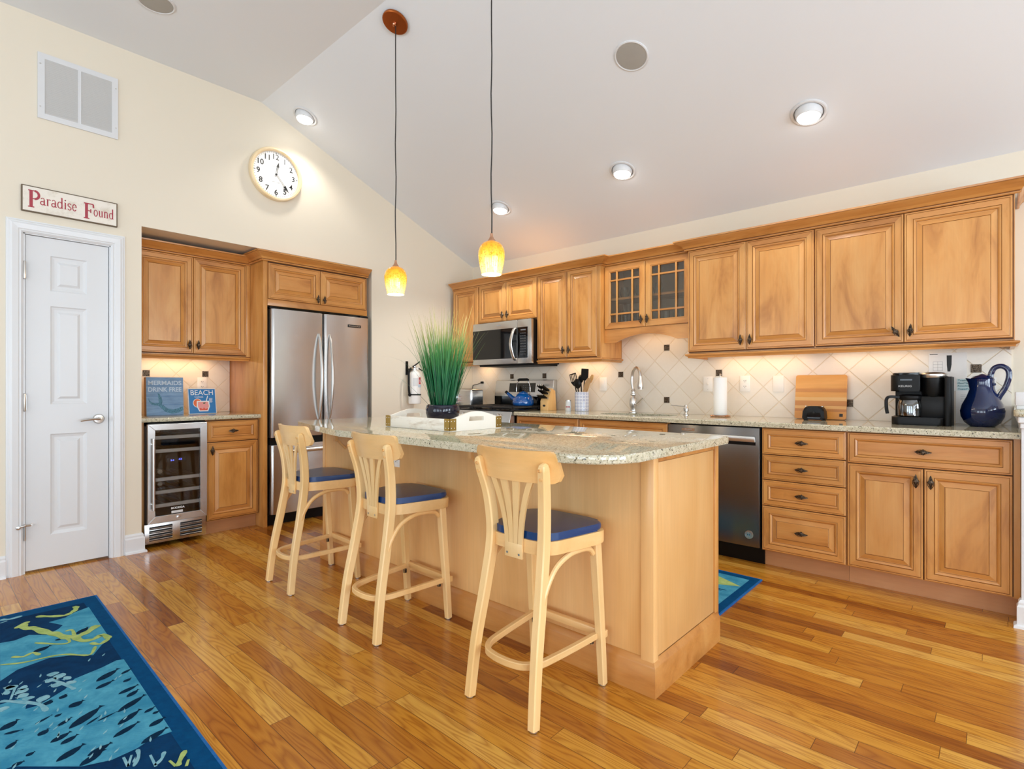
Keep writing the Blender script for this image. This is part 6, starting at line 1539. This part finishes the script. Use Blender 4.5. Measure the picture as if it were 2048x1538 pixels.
mb = MB(); mb.box(ex-.055, ex-.030, -.0125, -.0005, 1.24, 1.375, 'black', .002); mb.box(ex-.05, ex+.03, ey+.005, -.0005, 1.292, 1.302, 'black'); obj('wall_bracket', mb, t, F)

# ---------------------------------------------------------------- rugs
def poly_layer(mb, pts, z, m):
    f = mb.face([mb.bm.verts.new((p[0], p[1], z)) for p in pts], m)
    if f:
        f.normal_update()
        if f.normal.z < 0: f.normal_flip()
        bmesh.ops.triangulate(mb.bm, faces=[f])
def band(mb, pts, w, z, m, taper=True):
    pts = smooth_path([(p[0], p[1], 0) for p in pts], 4) if len(pts) > 2 else [Vector((p[0], p[1], 0)) for p in pts]
    n = len(pts); L, R = [], []
    for i, p in enumerate(pts):
        d = (pts[min(i+1, n-1)]-pts[max(i-1, 0)]).normalized(); q = Vector((-d.y, d.x, 0)); k = w*.5*(.9+.18*math.sin(i*1.3))*(.6 if taper and i in (0, n-1) else 1)
        L.append(mb.bm.verts.new((p.x+q.x*k, p.y+q.y*k, z))); R.append(mb.bm.verts.new((p.x-q.x*k, p.y-q.y*k, z)))
    for i in range(n-1): mb.face([R[i], R[i+1], L[i+1], L[i]], m)
def fish_shape(mb, a, b, w, z, m):
    a = Vector(a); b = Vector(b); d = b-a; L = d.length; d.normalize(); q = Vector((-d.y, d.x)); out = []
    for u, k in ((0, .30), (.06, .14), (.12, .10), (.30, .40), (.55, .55), (.78, .45), (.93, .2), (1, 0)): out.append(a+d*L*u+q*w*k)
    for u, k in ((.93, .2), (.78, .42), (.55, .5), (.30, .36), (.12, .10), (.06, .16), (0, .34)): out.append(a+d*L*u-q*w*k)
    poly_layer(mb, out, z, m)
R_fields = [[[0.99,-3.726],[0.982,-3.664],[0.939,-3.622],[0.909,-3.561],[1.406,-3.571],[1.457,-3.612],[1.537,-3.654],[1.48,-3.699],[1.431,-3.781],[1.458,-3.88],[1.521,-3.934],[1.103,-3.903],[1.119,-3.859],[1.095,-3.807],[1.153,-3.754],[1.118,-3.709],[1.079,-3.687]],[[1.672,-3.577],[2.345,-3.592],[2.338,-3.648],[2.357,-3.69],[2.362,-3.755],[2.33,-3.822],[2.152,-3.982],[1.843,-3.959],[1.826,-3.914],[1.835,-3.861],[1.775,-3.779],[1.71,-3.742],[1.685,-3.651],[1.66,-3.6]]]
R_lime = [[[[0.862,-3.755],[0.906,-3.715],[0.948,-3.668],[0.939,-3.64],[0.912,-3.618],[0.874,-3.605],[0.847,-3.611]],0.0134],[[[0.929,-3.814],[0.988,-3.81],[1.03,-3.78],[1.124,-3.751],[1.166,-3.728],[1.244,-3.702],[1.275,-3.674],[1.27,-3.649],[1.25,-3.621],[1.201,-3.577]],0.0199],[[[1.275,-3.674],[1.34,-3.66],[1.364,-3.624],[1.34,-3.586],[1.404,-3.573]],0.0155],[[[1.451,-3.631],[1.523,-3.66],[1.494,-3.693],[1.444,-3.731],[1.419,-3.78],[1.403,-3.857],[1.358,-3.922]],0.0071],[[[1.305,-3.883],[1.34,-3.851],[1.324,-3.82],[1.371,-3.803]],0.0085],[[[0.966,-3.838],[0.929,-3.814],[0.914,-3.786]],0.0124],[[[1.397,-3.638],[1.44,-3.613],[1.404,-3.573]],0.0103],[[[1.244,-3.702],[1.315,-3.697],[1.313,-3.728],[1.216,-3.801]],0.0071],[[[1.275,-3.674],[1.18,-3.668],[1.172,-3.692]],0.0078],[[[2.479,-3.594],[2.523,-3.623],[2.541,-3.631]],0.0087],[[[2.495,-3.641],[2.536,-3.636]],0.0064],[[[2.532,-3.601],[2.559,-3.615]],0.007]]
R_pale = [[[[1.702,-3.948],[1.733,-3.921],[1.826,-3.859],[1.9,-3.847]],0.0116],[[[1.715,-3.922],[1.628,-3.902]],0.0085],[[[1.644,-3.818],[1.679,-3.792],[1.768,-3.764],[1.801,-3.756]],0.0093],[[[2.375,-3.729],[2.432,-3.73]],0.0088],[[[2.381,-3.71],[2.432,-3.73]],0.0075],[[[2.364,-3.691],[2.403,-3.697],[2.445,-3.719]],0.0077],[[[2.423,-3.672],[2.493,-3.675]],0.0081],[[[2.437,-3.639],[2.467,-3.653],[2.486,-3.676]],0.0081],[[[0.783,-3.878],[0.808,-3.848],[0.801,-3.801]],0.0154],[[[0.835,-3.882],[0.825,-3.857]],0.0094]]
R_leaves = [[[1.589,-3.921],[1.636,-3.904]],[[1.647,-3.939],[1.646,-3.916]],[[1.685,-3.91],[1.664,-3.869]],[[1.721,-3.907],[1.71,-3.873]],[[1.765,-3.887],[1.74,-3.87]],[[1.818,-3.857],[1.773,-3.831]],[[1.623,-3.799],[1.589,-3.784]],[[1.639,-3.818],[1.67,-3.795]],[[1.668,-3.791],[1.624,-3.764]],[[1.688,-3.773],[1.68,-3.748]],[[1.742,-3.767],[1.726,-3.744]],[[1.698,-3.812],[1.729,-3.779]],[[1.79,-3.955],[1.757,-3.941]],[[1.616,-3.923],[1.597,-3.909]],[[1.644,-3.897],[1.652,-3.869]]]
R_fish = [[[1.744,-3.609],[1.797,-3.691],0.0188],[[1.833,-3.643],[1.858,-3.704],0.0142],[[1.782,-3.575],[1.803,-3.614],0.0094],[[2.035,-3.59],[2.09,-3.685],0.0164],[[2.126,-3.626],[2.174,-3.702],0.0159],[[2.205,-3.649],[2.241,-3.728],0.0139],[[1.976,-3.597],[2.006,-3.64],0.0131],[[2.31,-3.595],[2.343,-3.677],0.0154],[[2.241,-3.583],[2.262,-3.635],0.014],[[2.002,-3.71],[2.081,-3.814],0.0205],[[1.914,-3.747],[1.931,-3.792],0.0196],[[2.102,-3.811],[2.125,-3.866],0.0148],[[2.137,-3.799],[2.16,-3.846],0.0137],[[2.21,-3.794],[2.25,-3.869],0.0166],[[2.266,-3.736],[2.288,-3.801],0.0149],[[2.289,-3.758],[2.325,-3.826],0.0158],[[1.941,-3.837],[1.967,-3.885],0.0065],[[2.029,-3.857],[2.054,-3.886],0.0145],[[1.975,-3.914],[1.959,-3.96],0.0087],[[1.956,-3.814],[1.963,-3.834],0.0093],[[1.89,-3.917],[1.927,-3.965],0.0185],[[2.031,-3.933],[2.063,-3.963],0.0107],[[2.143,-3.904],[2.15,-3.926],0.0099],[[1.296,-3.757],[1.324,-3.82],0.0193],[[1.191,-3.61],[1.247,-3.662],0.0184],[[1.863,-3.594],[1.878,-3.623],0.011],[[2.146,-3.589],[2.162,-3.624],0.0098],[[2.185,-3.585],[2.19,-3.607],0.0086],[[2.174,-3.931],[2.178,-3.96],0.0109],[[1.939,-3.589],[1.961,-3.656],0.0135],[[2.007,-3.794],[2.037,-3.838],0.0099],[[1.243,-3.718],[1.256,-3.736],0.0125],[[1.823,-3.825],[1.853,-3.844],0.0152],[[1.817,-3.782],[1.843,-3.802],0.0135],[[2.069,-3.729],[2.097,-3.772],0.0053],[[2.082,-3.683],[2.1,-3.744],0.0054]]
RA = math.radians(-1.17)
mb = MB(); ux, uy = Vector((math.cos(RA), math.sin(RA))), Vector((-math.sin(RA), math.cos(RA)))
o0 = Vector((.737, -3.498))
def RP(u, v): p = o0+ux*u-uy*v; return (p.x, p.y)
def rect(u0, u1, v0, v1): return [RP(u0, v0), RP(u0, v1), RP(u1, v1), RP(u1, v0)]
mb.prism(rect(0, 2.45, 0, 1.55), .0005, .0065, 'rug_bind', 'xy'); poly_layer(mb, rect(.006, 2.444, .009, 1.541), .0068, 'rug_border'); poly_layer(mb, rect(.085, 2.37, .066, 1.48), .0070, 'rug_deep')
for f_ in R_fields: poly_layer(mb, f_, .0073, 'rug_light')
poly_layer(mb, [RP(.2, .5), RP(.25, 1.4), RP(1.0, 1.4), RP(.9, .6)], .0072, 'rug_light')
poly_layer(mb, [RP(1.0, .36), RP(1.0, 1.4), RP(1.5, 1.4), RP(1.45, .42)], .00725, 'rug_light')
for i, (a, b, w) in enumerate(R_fish): fish_shape(mb, a, b, w*1.8, .0076+.00002*(i % 5), 'rug_fish')
for p_, w in R_pale: band(mb, p_, w*1.5, .0079, 'rug_pale')
for a, b in R_leaves: fish_shape(mb, a, b, .038, .0080, 'rug_pale')
for i, (p_, w) in enumerate(R_lime): band(mb, p_, w*1.9, .0082+.00003*i, 'rug_lime')
random.seed(3)
for k in range(46):      # loose weave flecks along the edges of the aqua areas
    u, v = random.uniform(.8, 1.7), random.uniform(.08, .45); p = RP(u, v); a = random.uniform(.3, 1.0)
    fish_shape(mb, p, (p[0]+.03*math.cos(a), p[1]-.02*math.sin(a)), .006, .0078, 'rug_pale')
obj('area_rug', mb, None, label='navy area rug with aqua fish and lime coral pattern, at the lower left', cat='rug', smooth=False)
mb = MB(); mx0, mx1, my0, my1 = 2.30, 3.319, -1.525, -.862
def R4(a, b, c, d): return [(a, c), (b, c), (b, d), (a, d)]
mb.prism(R4(mx0, mx1, my0, my1), .0005, .0075, 'rug_bind', 'xy'); poly_layer(mb, R4(mx0+.008, mx1-.008, my0+.008, my1-.008), .0078, 'rug_border'); poly_layer(mb, R4(mx0+.07, mx1-.052, my0+.06, my1-.06), .0080, 'rug_light')
poly_layer(mb, [(3.02, -.93), (3.265, -1.06), (3.14, -1.12), (2.95, -1.02)], .0083, 'rug_lime')
for k in range(16):
    x, y = 3.06+.19*((k*37) % 10)/10, -1.12-.33*((k*53) % 16)/16; fish_shape(mb, (x-.10, y), (x, y+.012), .012, .0084, 'rug_deep')
for k in range(6): band(mb, [(2.45+k*.1, -1.4), (2.5+k*.1, -1.2), (2.47+k*.1, -1.0)], .02, .0084, 'rug_pale')
obj('kitchen_mat', mb, None, label='teal kitchen mat with blue border, on the floor behind the island', cat='rug', smooth=False)
